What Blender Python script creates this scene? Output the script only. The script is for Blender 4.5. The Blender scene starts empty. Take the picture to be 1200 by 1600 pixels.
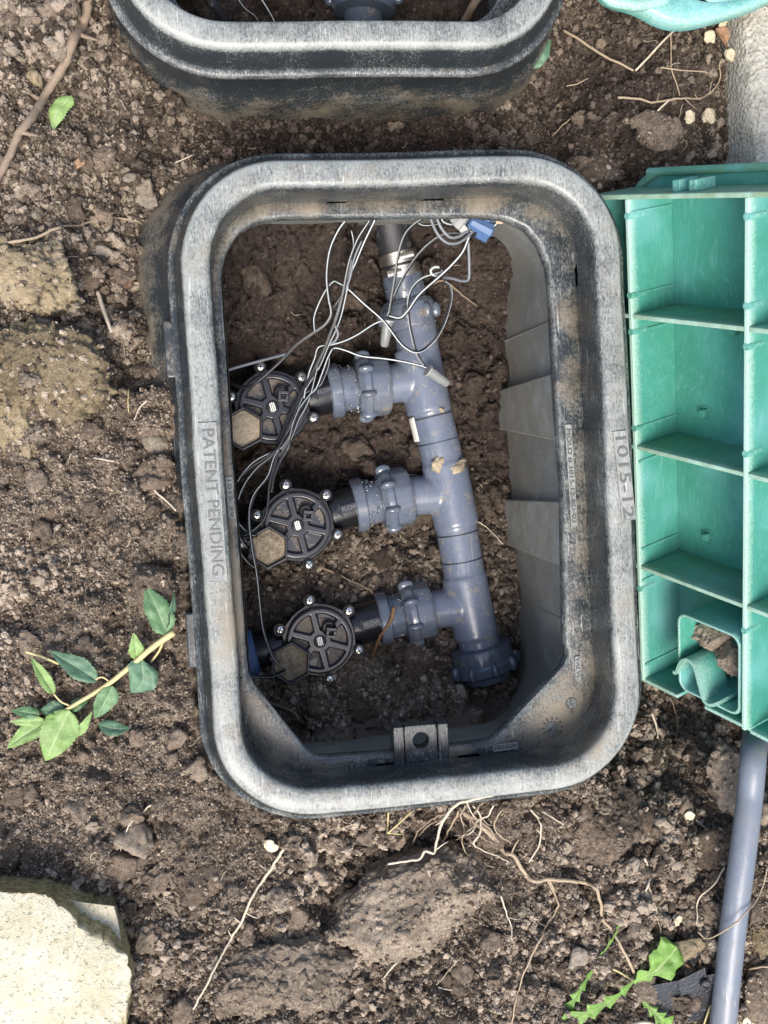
import bpy, bmesh, math, random
import numpy as np
from mathutils import Vector, Matrix, Euler, noise as mnoise

random.seed(7)
rng = np.random.default_rng(11)
SC = bpy.context.scene
COL = SC.collection

# ------------------------------------------------------------------ camera, sky, sun, exposure
CAM_ROT = (-0.05394, -0.14721, -0.06095)
CAM_LOC = (-0.13252, 0.02963, 0.72251)
FPX = 1600.0                                   # focal length in pixels of the 1200 x 1600 photograph
cam_data = bpy.data.cameras.new('camera')
cam = bpy.data.objects.new('camera', cam_data)
COL.objects.link(cam)
cam.location = CAM_LOC
cam.rotation_euler = CAM_ROT
cam_data.sensor_fit = 'VERTICAL'
cam_data.sensor_height = 36.0
cam_data.lens = 36.0 * FPX / 1600.0
cam_data.clip_start = 0.01
cam_data.clip_end = 100.0
SC.camera = cam

SUN_ELEV, SUN_AZ = 60.0, 197.0                 # azimuth clockwise from +y: light from the bottom of the picture
world = bpy.data.worlds.new('World')
SC.world = world
world.use_nodes = True
wn = world.node_tree
bg = wn.nodes['Background']
sky = wn.nodes.new('ShaderNodeTexSky')
sky.sky_type = 'NISHITA'
sky.sun_disc = False
sky.sun_elevation = math.radians(SUN_ELEV)
sky.sun_rotation = math.radians(SUN_AZ)
sky.air_density = 1.0
sky.dust_density = 4.0
sky.ozone_density = 1.0
wn.links.new(sky.outputs['Color'], bg.inputs['Color'])
bg.inputs['Strength'].default_value = 0.15
sun_d = bpy.data.lights.new('sun', 'SUN')
sun_d.energy = 1.8
sun_d.angle = math.radians(26)
sun_d.color = (1.0, 0.95, 0.88)
sun = bpy.data.objects.new('sun', sun_d)
COL.objects.link(sun)
_az, _el = math.radians(SUN_AZ), math.radians(SUN_ELEV)
_dir = Vector((math.sin(_az) * math.cos(_el), math.cos(_az) * math.cos(_el), math.sin(_el)))
sun.rotation_euler = _dir.to_track_quat('Z', 'Y').to_euler()
sun.location = _dir * 5
SC.view_settings.view_transform = 'Standard'
SC.view_settings.look = 'None'
SC.view_settings.gamma = 1.0
SC.view_settings.exposure = 1.0
SC.view_settings.use_curve_mapping = False
SC.cycles.max_bounces = 8

# ------------------------------------------------------------------ helpers
_RM = np.array(Euler(CAM_ROT, 'XYZ').to_matrix())
_C = np.array(CAM_LOC)


def U(px, py, z):
    """the point at height z seen at pixel (px, py) of the photograph"""
    d = _RM @ np.array([(px - 600) / FPX, -(py - 800) / FPX, -1.0])
    return _C + d * ((z - _C[2]) / d[2])


def px2m(z):
    return (_C[2] - z) / FPX


class MB:
    def __init__(s):
        s.v, s.f, s.m, s.a, s.uv, s.n = [], [], [], {}, [], 0

    def add(s, v, f, mi=0, **at):
        v = np.asarray(v, float).reshape(-1, 3)
        o = s.n
        s.v.append(v)
        s.f += [tuple(int(i) + o for i in q) for q in f]
        s.m += [mi] * len(f) if np.isscalar(mi) else list(mi)
        for k, val in at.items():
            s.a.setdefault(k, []).append((o, np.broadcast_to(np.asarray(val, float), (len(v),))))
        s.n += len(v)
        return s

    def build(s, name, mat=None, parent=None, smooth=True, bevel=0, loc=None, rot=None, sharp=None):
        me = bpy.data.meshes.new(name)
        V = np.concatenate(s.v) if s.v else np.zeros((0, 3))
        me.from_pydata(V.tolist(), [], s.f)
        mats = mat if isinstance(mat, (list, tuple)) else [mat]
        for m in mats:
            me.materials.append(m)
        if len(mats) > 1:
            me.polygons.foreach_set('material_index', s.m)
        if smooth:
            me.polygons.foreach_set('use_smooth', [True] * len(me.polygons))
        for k, parts in s.a.items():
            arr = np.zeros(len(V))
            for o, val in parts:
                arr[o:o + len(val)] = val
            at = me.attributes.new(k, 'FLOAT', 'POINT')
            at.data.foreach_set('value', arr)
        if sharp is not None:
            me.set_sharp_from_angle(angle=math.radians(sharp))
        me.update()
        o = bpy.data.objects.new(name, me)
        COL.objects.link(o)
        if parent is not None:
            o.parent = parent
        if loc is not None:
            o.location = loc
        if rot is not None:
            o.rotation_euler = rot
        if bevel:
            b = o.modifiers.new('bevel', 'BEVEL')
            b.width = bevel
            b.segments = 2
            b.limit_method = 'ANGLE'
            b.angle_limit = math.radians(40)
        return o


def tag(o, label=None, cat=None, group=None, kind=None):
    if label: o['label'] = label
    if cat: o['category'] = cat
    if group: o['group'] = group
    if kind: o['kind'] = kind
    return o


def empty(name, loc=(0, 0, 0), rot=(0, 0, 0)):
    o = bpy.data.objects.new(name, None)
    o.empty_display_size = 0.02
    COL.objects.link(o)
    o.location = loc
    o.rotation_euler = rot
    return o


def spline(P, n=8):
    """Catmull-Rom through control points"""
    P = np.asarray(P, float)
    if len(P) == 2:
        return np.array([P[0] + (P[1] - P[0]) * t for t in np.linspace(0, 1, n + 1)])
    Q = np.vstack([2 * P[0] - P[1], P, 2 * P[-1] - P[-2]])
    out = []
    for i in range(1, len(Q) - 2):
        p0, p1, p2, p3 = Q[i - 1:i + 3]
        for t in np.linspace(0, 1, n, endpoint=False):
            out.append(0.5 * (2 * p1 + (p2 - p0) * t + (2 * p0 - 5 * p1 + 4 * p2 - p3) * t * t + (3 * p1 - p0 - 3 * p2 + p3) * t ** 3))
    out.append(Q[-2])
    return np.array(out)


def tube(mb, path, r, seg=8, stripe_glint=None, twist=0.0, cap=True, wob=0.0, mi=0, **at):
    path = np.asarray(path, float)
    n = len(path)
    r = np.broadcast_to(np.asarray(r, float), (n,))
    T = np.gradient(path, axis=0)
    T /= np.linalg.norm(T, axis=1)[:, None] + 1e-12
    up = np.array([0, 0, 1.0]) if abs(T[0][2]) < 0.9 else np.array([1.0, 0, 0])
    N = up - T[0] * (up @ T[0])
    N /= np.linalg.norm(N)
    v = []
    for i in range(n):
        N = N - T[i] * (N @ T[i])
        N /= np.linalg.norm(N) + 1e-12
        B = np.cross(T[i], N)
        for k in range(seg):
            a = 2 * math.pi * k / seg + twist * i
            rr = r[i] * (1 + (wob * (random.random() - .5) if wob else 0))
            v.append(path[i] + rr * (math.cos(a) * N + math.sin(a) * B))
    f, m = [], []
    for i in range(n - 1):
        for k in range(seg):
            k2 = (k + 1) % seg
            f.append((i * seg + k, i * seg + k2, (i + 1) * seg + k2, (i + 1) * seg + k))
            m.append(1 if (stripe_glint is not None and k in stripe_glint) else mi)
    if cap:
        f.append(tuple(reversed(range(seg)))); m.append(mi)
        f.append(tuple((n - 1) * seg + k for k in range(seg))); m.append(mi)
    mb.add(v, f, m, **at)
    return mb


def frame(p0, p1, up=(0, 0, 1)):
    x = np.asarray(p1, float) - np.asarray(p0, float)
    L = np.linalg.norm(x)
    x /= L
    up = np.asarray(up, float)
    if abs(x @ up) > .95: up = np.array([0, 1.0, 0])
    y = np.cross(up, x); y /= np.linalg.norm(y)
    z = np.cross(x, y)
    return np.array([x, y, z]).T, L


def lathe(mb, p0, M, prof, seg=40, mod=None, caps=True, mi=0, **at):
    """prof: list of (t, r) along M[:,0] from p0; mod(a, t) multiplies radius"""
    v, f = [], []
    for (t, r) in prof:
        for k in range(seg):
            a = 2 * math.pi * k / seg
            rr = r * (mod(a, t) if mod else 1)
            v.append(np.asarray(p0) + M @ np.array([t, rr * math.cos(a), rr * math.sin(a)]))
    for i in range(len(prof) - 1):
        for k in range(seg):
            k2 = (k + 1) % seg
            f.append((i * seg + k, i * seg + k2, (i + 1) * seg + k2, (i + 1) * seg + k))
    if caps:
        f.append(tuple(reversed(range(seg))))
        f.append(tuple((len(prof) - 1) * seg + k for k in range(seg)))
    mb.add(v, f, mi, **at)
    return mb


BOXF = [(0, 3, 2, 1), (4, 5, 6, 7), (0, 1, 5, 4), (1, 2, 6, 5), (2, 3, 7, 6), (3, 0, 4, 7)]


def obox(mb, c, M, h, mi=0, **at):
    c = np.asarray(c, float)
    v = [c + M @ np.array([sx * h[0], sy * h[1], sz * h[2]]) for sz in (-1, 1) for sx, sy in ((-1, -1), (1, -1), (1, 1), (-1, 1))]
    mb.add(v, BOXF, mi, **at)
    return mb


def prism(mb, poly, z0, z1, M=None, o=(0, 0, 0), mi=0, **at):
    """extruded polygon (counter-clockwise) in local xy"""
    M = np.eye(3) if M is None else M
    n = len(poly)
    v = [np.asarray(o) + M @ np.array([x, y, z0]) for x, y in poly] + [np.asarray(o) + M @ np.array([x, y, z1]) for x, y in poly]
    f = [tuple(reversed(range(n))), tuple(range(n, 2 * n))] + [(i, (i + 1) % n, n + (i + 1) % n, n + i) for i in range(n)]
    mb.add(v, f, mi, **at)
    return mb


_ico = {}


def ico(sub):
    if sub not in _ico:
        bm = bmesh.new()
        bmesh.ops.create_icosphere(bm, subdivisions=sub, radius=1)
        bm.verts.ensure_lookup_table()
        _ico[sub] = (np.array([v.co[:] for v in bm.verts]), [tuple(v.index for v in f.verts) for f in bm.faces])
        bm.free()
    return _ico[sub]


def clod_mesh(mb, c, rad, sub=3, seed=0, rough=0.35, fine=0.1, rotz=0, facet=0.0, tilt=0.0, mi=0, cuts=(), **at):
    V, F = ico(sub)
    out = np.zeros_like(V)
    off = Vector((seed * 13.7, seed * 7.1, seed * 3.3))
    planes = []
    rr = random.Random(seed)
    for k in range(int(7 * facet + 0.5)):
        p = Vector((rr.uniform(-1, 1), rr.uniform(-1, 1), rr.uniform(-1, 1))).normalized()
        planes.append((p, rr.uniform(.55, .85)))
    planes += [(Vector(a_).normalized(), b_) for a_, b_ in cuts]
    for i, p in enumerate(V):
        q = Vector(p)
        d = 1 + rough * mnoise.noise(q * 1.1 + off) + rough * .55 * mnoise.noise(q * 2.7 + off) + fine * mnoise.noise(q * 6 + off)
        if cuts:
            d = 1 + rough * mnoise.noise(q * 1.1 + off) + rough * .5 * mnoise.noise(q * 2.7 + off)
        elif sub >= 4:
            d += fine * .8 * abs(mnoise.noise(q * 13 + off)) + fine * .5 * mnoise.noise(q * 26 + off)
        w = q * d
        for pl, dd in planes:
            e = w.dot(pl) - dd
            if e > 0: w = w - pl * e * .85
        if cuts:
            dq = .07 * mnoise.noise(q * 3.4 + off) + .035 * mnoise.noise(q * 8 + off) + .03 * mnoise.noise(q * 17 + off) + .03 * mnoise.noise(q * 36 + off)
            w = w + q * dq
        out[i] = w
    out = out * np.asarray(rad)
    a = rotz
    Rz = np.array([[math.cos(a), -math.sin(a), 0], [math.sin(a), math.cos(a), 0], [0, 0, 1]])
    ct, st = math.cos(tilt), math.sin(tilt)
    Rx = np.array([[1, 0, 0], [0, ct, -st], [0, st, ct]])
    mb.add(out @ (Rz @ Rx).T + np.asarray(c), F, mi, **at)
    return mb


KEEP = {}


def keep_clear(pts, r=.0022, dz=0.0):
    for p in pts:
        for ix in range(int((p[0] - r) // .0025), int((p[0] + r) // .0025) + 1):
            for iy in range(int((p[1] - r) // .0025), int((p[1] + r) // .0025) + 1):
                z = p[2] - dz
                if z < KEEP.get((ix, iy), 9): KEEP[(ix, iy)] = z


# ---- numpy gradient noise for the terrain
def pn2(x, y, seed=0):
    xi, yi = np.floor(x).astype(np.int64), np.floor(y).astype(np.int64)
    xf, yf = x - xi, y - yi

    def g(ix, iy, dx, dy):
        h = (ix * 374761393 + iy * 668265263 + seed * 974634777) & 0xFFFFFFFF
        h = ((h ^ (h >> 13)) * 1274126177) & 0xFFFFFFFF
        h = h ^ (h >> 16)
        a = (h & 0xFFFF) / 65536.0 * 2 * np.pi
        return np.cos(a) * dx + np.sin(a) * dy
    u = xf ** 3 * (xf * (xf * 6 - 15) + 10)
    v = yf ** 3 * (yf * (yf * 6 - 15) + 10)
    n00, n10 = g(xi, yi, xf, yf), g(xi + 1, yi, xf - 1, yf)
    n01, n11 = g(xi, yi + 1, xf, yf - 1), g(xi + 1, yi + 1, xf - 1, yf - 1)
    return ((n00 * (1 - u) + n10 * u) * (1 - v) + (n01 * (1 - u) + n11 * u) * v) * 1.5


# ------------------------------------------------------------------ materials
def mat(name):
    m = bpy.data.materials.new(name)
    m.use_nodes = True
    nt = m.node_tree
    b = nt.nodes['Principled BSDF']
    return m, nt, b


class NT:
    def __init__(s, nt):
        s.t = nt
        s.geo = None

    def n(s, typ, **kw):
        nd = s.t.nodes.new(typ)
        for k, v in kw.items():
            if k == 'inp':
                for kk, vv in v.items():
                    if isinstance(vv, bpy.types.NodeSocket):
                        s.t.links.new(vv, nd.inputs[kk])
                    else:
                        nd.inputs[kk].default_value = vv
            else:
                setattr(nd, k, v)
        return nd

    def pos(s):
        if s.geo is None:
            s.geo = s.n('ShaderNodeNewGeometry')
        return s.geo.outputs['Position']

    def noise(s, scale, detail=4, rough=.55, vec=None, dist=0.0):
        return s.n('ShaderNodeTexNoise', inp={'Vector': vec or s.pos(), 'Scale': scale, 'Detail': detail, 'Roughness': rough, 'Distortion': dist}).outputs['Fac']

    def ramp(s, fac, stops):
        r = s.n('ShaderNodeValToRGB', inp={'Fac': fac})
        e = r.color_ramp.elements
        while len(e) < len(stops): e.new(0.5)
        for el, (p, c) in zip(e, stops):
            el.position = p
            el.color = (*c, 1) if len(c) == 3 else c
        return r.outputs['Color']

    def rng(s, v, a, b, c=0.0, d=1.0):
        return s.n('ShaderNodeMapRange', inp={0: v, 1: a, 2: b, 3: c, 4: d}).outputs[0]

    def math(s, op, a, b=0.5):
        return s.n('ShaderNodeMath', operation=op, inp={0: a, 1: b}).outputs[0]

    def mix(s, f, a, b):
        nd = s.n('ShaderNodeMix', data_type='RGBA')
        for i, v in ((0, f), (6, a), (7, b)):
            if isinstance(v, bpy.types.NodeSocket): s.t.links.new(v, nd.inputs[i])
            else: nd.inputs[i].default_value = v if not isinstance(v, tuple) else (*v, 1)[:4]
        return nd.outputs[2]

    def attr(s, name):
        return s.n('ShaderNodeAttribute', attribute_name=name).outputs['Fac']

    def bump(s, h, dist, strength=1.0, nrm=None):
        inp = {'Height': h, 'Distance': dist, 'Strength': strength}
        if nrm: inp['Normal'] = nrm
        return s.n('ShaderNodeBump', inp=inp).outputs['Normal']

    def link(s, o, i):
        s.t.links.new(o, i)


def soil_mat(name, dark, mid, light, bumpd=.0012, spec=.25, rv=.1, damp_shade=None):
    m, nt, b = mat(name)
    N = NT(nt)
    n1 = N.noise(28, 5, .6)
    n2 = N.noise(260, 4, .65)
    n3 = N.noise(1100, 3, .6)
    rnd = N.n('ShaderNodeObjectInfo').outputs['Random']
    s = N.math('ADD', N.math('MULTIPLY', n1, .28), N.math('MULTIPLY', n2, .34))
    s = N.math('ADD', s, N.math('MULTIPLY', n3, .38))
    s = N.math('ADD', s, N.math('MULTIPLY', N.math('SUBTRACT', rnd, .5), rv))
    col = N.ramp(s, [(.40, dark), (.5, mid), (.62, light)])
    # pale dry crumbs and grains
    g = N.noise(700, 2, .5)
    col = N.mix(N.rng(g, .66, .76, 0, .42), col, tuple(min(.45, c * 2.0) for c in light))
    if damp_shade:
        dry = N.n('ShaderNodeAttribute', attribute_name='dry', attribute_type=damp_shade).outputs['Fac']  # dryness, plus light painted onto the near pit floor
        dj = N.rng(N.math('ADD', dry, N.math('MULTIPLY', N.math('SUBTRACT', n2, .5), .8)), .2, .9, 0, .75)
        dry_lit = N.n('ShaderNodeMix', data_type='RGBA', blend_type='MIX')
        N.t.links.new(dj, dry_lit.inputs[0]); N.t.links.new(col, dry_lit.inputs[6])
        N.t.links.new(N.ramp(s, [(.36, tuple(c * 1.45 for c in dark)), (.5, tuple(c * 1.5 for c in mid)), (.66, tuple(min(.5, c * 1.5) for c in light))]), dry_lit.inputs[7])
        col = dry_lit.outputs[2]
        at = N.n('ShaderNodeAttribute', attribute_name='damp_shade', attribute_type=damp_shade).outputs['Fac']  # damp soil, plus painted shade in the pit and trench
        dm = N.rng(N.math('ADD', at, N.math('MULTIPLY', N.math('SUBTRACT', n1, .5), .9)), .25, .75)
        dark_mix = N.n('ShaderNodeMix', data_type='RGBA', blend_type='MULTIPLY')
        N.t.links.new(dm, dark_mix.inputs[0]); N.t.links.new(col, dark_mix.inputs[6]); dark_mix.inputs[7].default_value = (.36, .34, .36, 1)
        col = dark_mix.outputs[2]
    N.link(col, b.inputs['Base Color'])
    b.inputs['Roughness'].default_value = .92
    b.inputs['Specular IOR Level'].default_value = spec
    h = N.math('ADD', N.math('MULTIPLY', n2, .9), N.math('MULTIPLY', n3, .5))
    N.link(N.bump(h, bumpd, 1.0), b.inputs['Normal'])
    return m


M_SOIL = soil_mat('soil', (.031, .023, .017), (.084, .065, .049), (.19, .155, .118), damp_shade='GEOMETRY')  # darker than the crumbs: shade of the gaps put into the colour
M_CRUMB = soil_mat('soil_crumb', (.050, .0375, .0275), (.142, .112, .084), (.295, .243, .188), .0007, rv=.36, damp_shade='INSTANCER')
M_CLOD = soil_mat('soil_clod', (.046, .034, .025), (.115, .088, .065), (.25, .198, .148), .0012)
M_PALE = soil_mat('soil_pale', (.085, .066, .048), (.19, .152, .114), (.34, .285, .22), .0012)
M_CLAY = soil_mat('soil_clay', (.085, .065, .038), (.19, .15, .09), (.32, .262, .17), .0012)
M_DRYCLOD = soil_mat('soil_dry_clod', (.15, .118, .086), (.29, .238, .18), (.46, .395, .315), .0012)
M_PITSHADE = soil_mat('soil_pit_shade', (.024, .018, .014), (.058, .044, .034), (.115, .092, .072), .0012)  # for clods in the pit, its shade put into the colour
M_RED = soil_mat('soil_reddish', (.055, .034, .024), (.125, .08, .056), (.2, .14, .1), .0010)


def plastic_mat(name, base, scuff, dirt, rough=.42, scuff_amt=1.0):
    m, nt, b = mat(name)
    N = NT(nt)
    wear, dr = N.attr('wear'), N.attr('dirt')
    n1 = N.noise(45, 6, .65)
    n2 = N.noise(420, 5, .7)
    fib = N.n('ShaderNodeTexNoise', inp={'Vector': N.n('ShaderNodeMapping', inp={'Vector': N.pos(), 'Rotation': (0, 0, .6), 'Scale': (1, .18, 1)}).outputs[0], 'Scale': 1100.0, 'Detail': 4.0, 'Distortion': 1.6}).outputs['Fac']
    big = N.noise(11, 3, .6)
    w = N.math('ADD', N.math('MULTIPLY', wear, 1.0), N.math('MULTIPLY', N.math('SUBTRACT', n1, .5), 1.0))
    w = N.math('ADD', w, N.math('MULTIPLY', N.math('SUBTRACT', big, .5), .7))
    w = N.math('ADD', w, N.math('MULTIPLY', N.math('SUBTRACT', n2, .5), 1.0))
    w = N.math('ADD', w, N.math('MULTIPLY', N.math('SUBTRACT', fib, .5), 1.6))
    wf = N.rng(w, .34, 1.22, 0, scuff_amt)
    col = N.mix(wf, base, scuff)
    # pale scratches running with and across the rim
    for rot_, sc_n in (((0, 0, .15), 700.0), ((0, 0, 1.65), 800.0), ((0, 0, .8), 620.0)):
        sn = N.n('ShaderNodeTexNoise', inp={'Vector': N.n('ShaderNodeMapping', inp={'Vector': N.pos(), 'Rotation': rot_, 'Scale': (1, .05, 1)}).outputs[0], 'Scale': sc_n, 'Detail': 2.0, 'Distortion': .3}).outputs['Fac']
        sf = N.math('MULTIPLY', N.rng(sn, .68, .74, 0, .7), N.rng(N.math('ADD', n1, N.math('MULTIPLY', wear, .25)), .5, .72))
        col = N.mix(sf, col, tuple(min(.6, c * 1.7) for c in scuff))
    speck = N.rng(N.noise(1300, 2, .5), .69, .73)
    speck = N.math('MULTIPLY', speck, N.rng(n1, .4, .65))
    col = N.mix(N.math('MULTIPLY', speck, .8), col, tuple(min(.6, c * 1.25) for c in scuff))
    d = N.math('ADD', dr, N.math('MULTIPLY', N.math('SUBTRACT', N.noise(38, 7, .68), .5), 1.7))
    d = N.math('ADD', d, N.math('MULTIPLY', N.math('SUBTRACT', n2, .5), .6))
    df = N.rng(d, .34, .95, 0, .85)
    dcol = N.mix(n2, dirt, tuple(c * .62 for c in dirt))
    col = N.mix(df, col, dcol)
    N.link(col, b.inputs['Base Color'])
    r = N.math('ADD', N.math('MULTIPLY', wf, .25), rough - .08)
    r = N.math('ADD', r, N.math('MULTIPLY', df, .35))
    r = N.math('ADD', r, N.math('MULTIPLY', N.math('SUBTRACT', n2, .5), .2))
    N.link(r, b.inputs['Roughness'])
    h = N.math('ADD', N.math('MULTIPLY', n2, .5), N.math('MULTIPLY', df, .8))
    h = N.math('ADD', h, N.math('MULTIPLY', fib, .3))
    N.link(N.bump(h, .0005, .8), b.inputs['Normal'])
    return m


M_BOX = plastic_mat('black_box_plastic', (.022, .027, .030), (.30, .315, .29), (.29, .245, .175), .25)
M_BOXIN = plastic_mat('box_inner_plastic', (.175, .183, .172), (.44, .45, .41), (.26, .235, .17), .5, .9)


def lid_mat():
    m, nt, b = mat('green_lid_plastic')
    N = NT(nt)
    tc = N.n('ShaderNodeTexCoord').outputs['Object']
    sw = N.n('ShaderNodeTexNoise', inp={'Vector': tc, 'Scale': 9.0, 'Detail': 2.0, 'Distortion': 1.2}).outputs['Color']
    vec = N.n('ShaderNodeMix', data_type='VECTOR')
    N.t.links.new(tc, vec.inputs[4]); N.t.links.new(sw, vec.inputs[5]); vec.inputs[0].default_value = .045
    st = N.n('ShaderNodeTexNoise', inp={'Vector': N.n('ShaderNodeMapping', inp={'Vector': vec.outputs[1], 'Rotation': (0, 0, .35), 'Scale': (1, .06, 1)}).outputs[0], 'Scale': 520.0, 'Detail': 4.0, 'Roughness': .6}).outputs['Fac']
    st2 = N.n('ShaderNodeTexNoise', inp={'Vector': N.n('ShaderNodeMapping', inp={'Vector': vec.outputs[1], 'Rotation': (.4, .2, -1.1), 'Scale': (1, .08, 1)}).outputs[0], 'Scale': 420.0, 'Detail': 4.0, 'Roughness': .6}).outputs['Fac']
    n1 = N.noise(14, 3, .5, tc)
    base = N.ramp(n1, [(.36, (.042, .235, .170)), (.5, (.062, .280, .230)), (.64, (.125, .36, .35))])
    s = N.rng(N.math('MAXIMUM', st, st2), .56, .80, 0, .45)
    col = N.mix(s, base, (.24, .50, .46))
    n2 = N.noise(500, 4, .7, tc)
    w = N.math('ADD', N.attr('wear'), N.math('MULTIPLY', N.math('SUBTRACT', n2, .5), 1.2))
    wf = N.rng(w, .35, 1.05, 0, .85)
    col = N.mix(wf, col, (.44, .62, .53))
    d = N.math('ADD', N.attr('dirt'), N.math('MULTIPLY', N.math('SUBTRACT', N.noise(70, 5, .65, tc), .5), 1.4))
    df = N.rng(d, .35, 1.0, 0, .75)
    col = N.mix(df, col, (.145, .225, .105))
    sp = N.rng(N.noise(1500, 1, .5, tc), .72, .75, 0, .6)
    col = N.mix(sp, col, (.5, .6, .5))
    N.link(col, b.inputs['Base Color'])
    N.link(N.math('ADD', N.math('MULTIPLY', df, .3), .36), b.inputs['Roughness'])
    b.inputs['Subsurface Weight'].default_value = .12
    b.inputs['Subsurface Radius'].default_value = (.002, .006, .004)
    h = N.math('ADD', N.math('MULTIPLY', st, .5), N.math('MULTIPLY', n2, .5))
    N.link(N.bump(h, .0004, .7), b.inputs['Normal'])
    return m


M_LID = lid_mat()


def simple(name, col, rough=.5, metal=0.0, var=.25, scale=300, bumpd=0, dirt=None, dirt_amt=.0, spec=.5, coat=0.0):
    m, nt, b = mat(name)
    N = NT(nt)
    n = N.noise(scale, 4, .6)
    c = N.mix(n, tuple(x * (1 - var) for x in col), tuple(min(1, x * (1 + var)) for x in col))
    if dirt:
        d = N.rng(N.math('ADD', N.noise(85, 6, .68), N.math('MULTIPLY', N.math('SUBTRACT', N.noise(600, 3, .6), .5), .35)), .62 - dirt_amt * .3, .70 - dirt_amt * .2, 0, .85)
        c = N.mix(d, c, dirt)
        N.link(N.math('ADD', N.math('MULTIPLY', d, .85 - rough), rough), b.inputs['Roughness'])
    else:
        N.link(N.math('ADD', N.math('MULTIPLY', N.math('SUBTRACT', n, .5), .15), rough), b.inputs['Roughness'])
    if name.startswith('grey_pvc') or name == 'grey_hose':
        for rot_ in ((.3, .1, 1.3), (.2, .4, .3)):
            sn = N.n('ShaderNodeTexNoise', inp={'Vector': N.n('ShaderNodeMapping', inp={'Vector': N.pos(), 'Rotation': rot_, 'Scale': (1, .06, 1)}).outputs[0], 'Scale': 520.0, 'Detail': 2.0, 'Distortion': .4}).outputs['Fac']
            c = N.mix(N.math('MULTIPLY', N.rng(sn, .66, .73, 0, .6), N.rng(N.noise(60, 3, .5), .45, .6)), c, (.38, .38, .34))
        c = N.mix(N.rng(N.noise(38, 4, .6), .45, .75, 0, .22), c, (.27, .25, .21))
    N.link(c, b.inputs['Base Color'])
    b.inputs['Metallic'].default_value = metal
    b.inputs['Specular IOR Level'].default_value = spec
    b.inputs['Coat Weight'].default_value = coat
    b.inputs['Coat Roughness'].default_value = .12
    if bumpd:
        N.link(N.bump(N.noise(scale * 2, 4, .65), bumpd, 1), b.inputs['Normal'])
    return m


M_PVC = simple('grey_pvc', (.125, .152, .208), .20, var=.14, scale=120, bumpd=.0002, dirt=(.22, .195, .145), dirt_amt=.16)
M_PVC2 = simple('grey_pvc_nut', (.10, .122, .163), .20, var=.14, scale=160, bumpd=.00012, dirt=(.20, .165, .11), dirt_amt=.05, coat=.3)
M_VALVE = simple('valve_black', (.010, .0105, .012), .22, var=.2, scale=200, bumpd=.0001, spec=.5)
M_BONNET = simple('valve_bonnet_grey', (.026, .027, .033), .36, var=.25, scale=260, bumpd=.00015)
M_CAP = simple('end_cap_grey', (.075, .095, .125), .22, var=.16, scale=160, bumpd=.00012, dirt=(.20, .165, .11), dirt_amt=.1, coat=.3)
M_JOINT = simple('joint_line_grey', (.05, .058, .075), .5)
M_WIREB = simple('wire_black', (.013, .014, .017), .32, var=.2)
M_WIREW = simple('wire_white', (.46, .50, .50), .35, var=.12, scale=500)
M_WIREG = simple('wire_grey', (.16, .18, .20), .35, var=.2)
M_STEEL = simple('screw_steel', (.80, .78, .70), .22, metal=1.0, var=.15, scale=900, bumpd=.0001)
M_CLAMP = simple('clamp_steel', (.62, .60, .54), .38, metal=1.0, var=.2, scale=300, dirt=(.16, .13, .09), dirt_amt=.1)
M_CROSS = simple('cross_recess_dark', (.03, .028, .025), .6)
M_POLY = simple('poly_pipe_black', (.020, .022, .027), .42, var=.3, scale=700, bumpd=.0003, dirt=(.13, .12, .11), dirt_amt=.05)
M_HOSE = simple('grey_hose', (.15, .175, .215), .40, var=.14, scale=150, bumpd=.0002, dirt=(.22, .19, .15), dirt_amt=.08)
M_BLUE = simple('blue_plastic', (.07, .135, .28), .42, var=.2, scale=300, dirt=(.3, .32, .35), dirt_amt=.08)
M_WHITE = simple('white_label', (.72, .71, .64), .55, var=.12, scale=600)
M_ROOT = simple('root_pale', (.34, .27, .18), .75, var=.35, scale=420, bumpd=.0004)
M_ROOTD = simple('root_brown', (.225, .17, .12), .8, var=.4, scale=300, bumpd=.0006)
M_ROOTW = simple('root_white', (.52, .45, .34), .75, var=.25, scale=500)
M_RUST = simple('root_rusty', (.17, .092, .042), .65, var=.35, scale=400, bumpd=.0003)
M_STRAW = simple('straw', (.50, .42, .20), .6, var=.25, scale=600)
M_BUD = simple('dry_bud', (.60, .52, .36), .7, var=.3, scale=420, bumpd=.0004)
M_DRYL = simple('dry_leaf_brown', (.32, .19, .11), .7, var=.35, scale=350, bumpd=.0004)
M_PEACH = simple('peach_flake', (.62, .38, .27), .6, var=.15)
M_GELB = simple('grey_gel', (.30, .31, .30), .25, var=.2, scale=300)
M_SCRAP = simple('black_scrap_plastic', (.016, .018, .022), .25, var=.3, scale=200, bumpd=.0006, dirt=(.16, .14, .12), dirt_amt=.02)
M_MUD = soil_mat('mud_fill', (.14, .112, .075), (.30, .248, .175), (.46, .39, .28), .0007)
M_FLAT = soil_mat('flat_stone', (.12, .102, .078), (.22, .19, .148), (.36, .32, .26), .0010)


def water_mat():
    m, nt, b = mat('water_drop')
    b.inputs['Base Color'].default_value = (.9, .95, 1, 1)
    b.inputs['Roughness'].default_value = .03
    b.inputs['IOR'].default_value = 1.33
    b.inputs['Transmission Weight'].default_value = 1.0
    return m


M_WATER = water_mat()


def clear_mat():
    m, nt, b = mat('clear_connector')
    b.inputs['Base Color'].default_value = (.35, .37, .36, 1)
    b.inputs['Roughness'].default_value = .2
    b.inputs['Transmission Weight'].default_value = .45
    return m


M_CLEAR = clear_mat()


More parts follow.
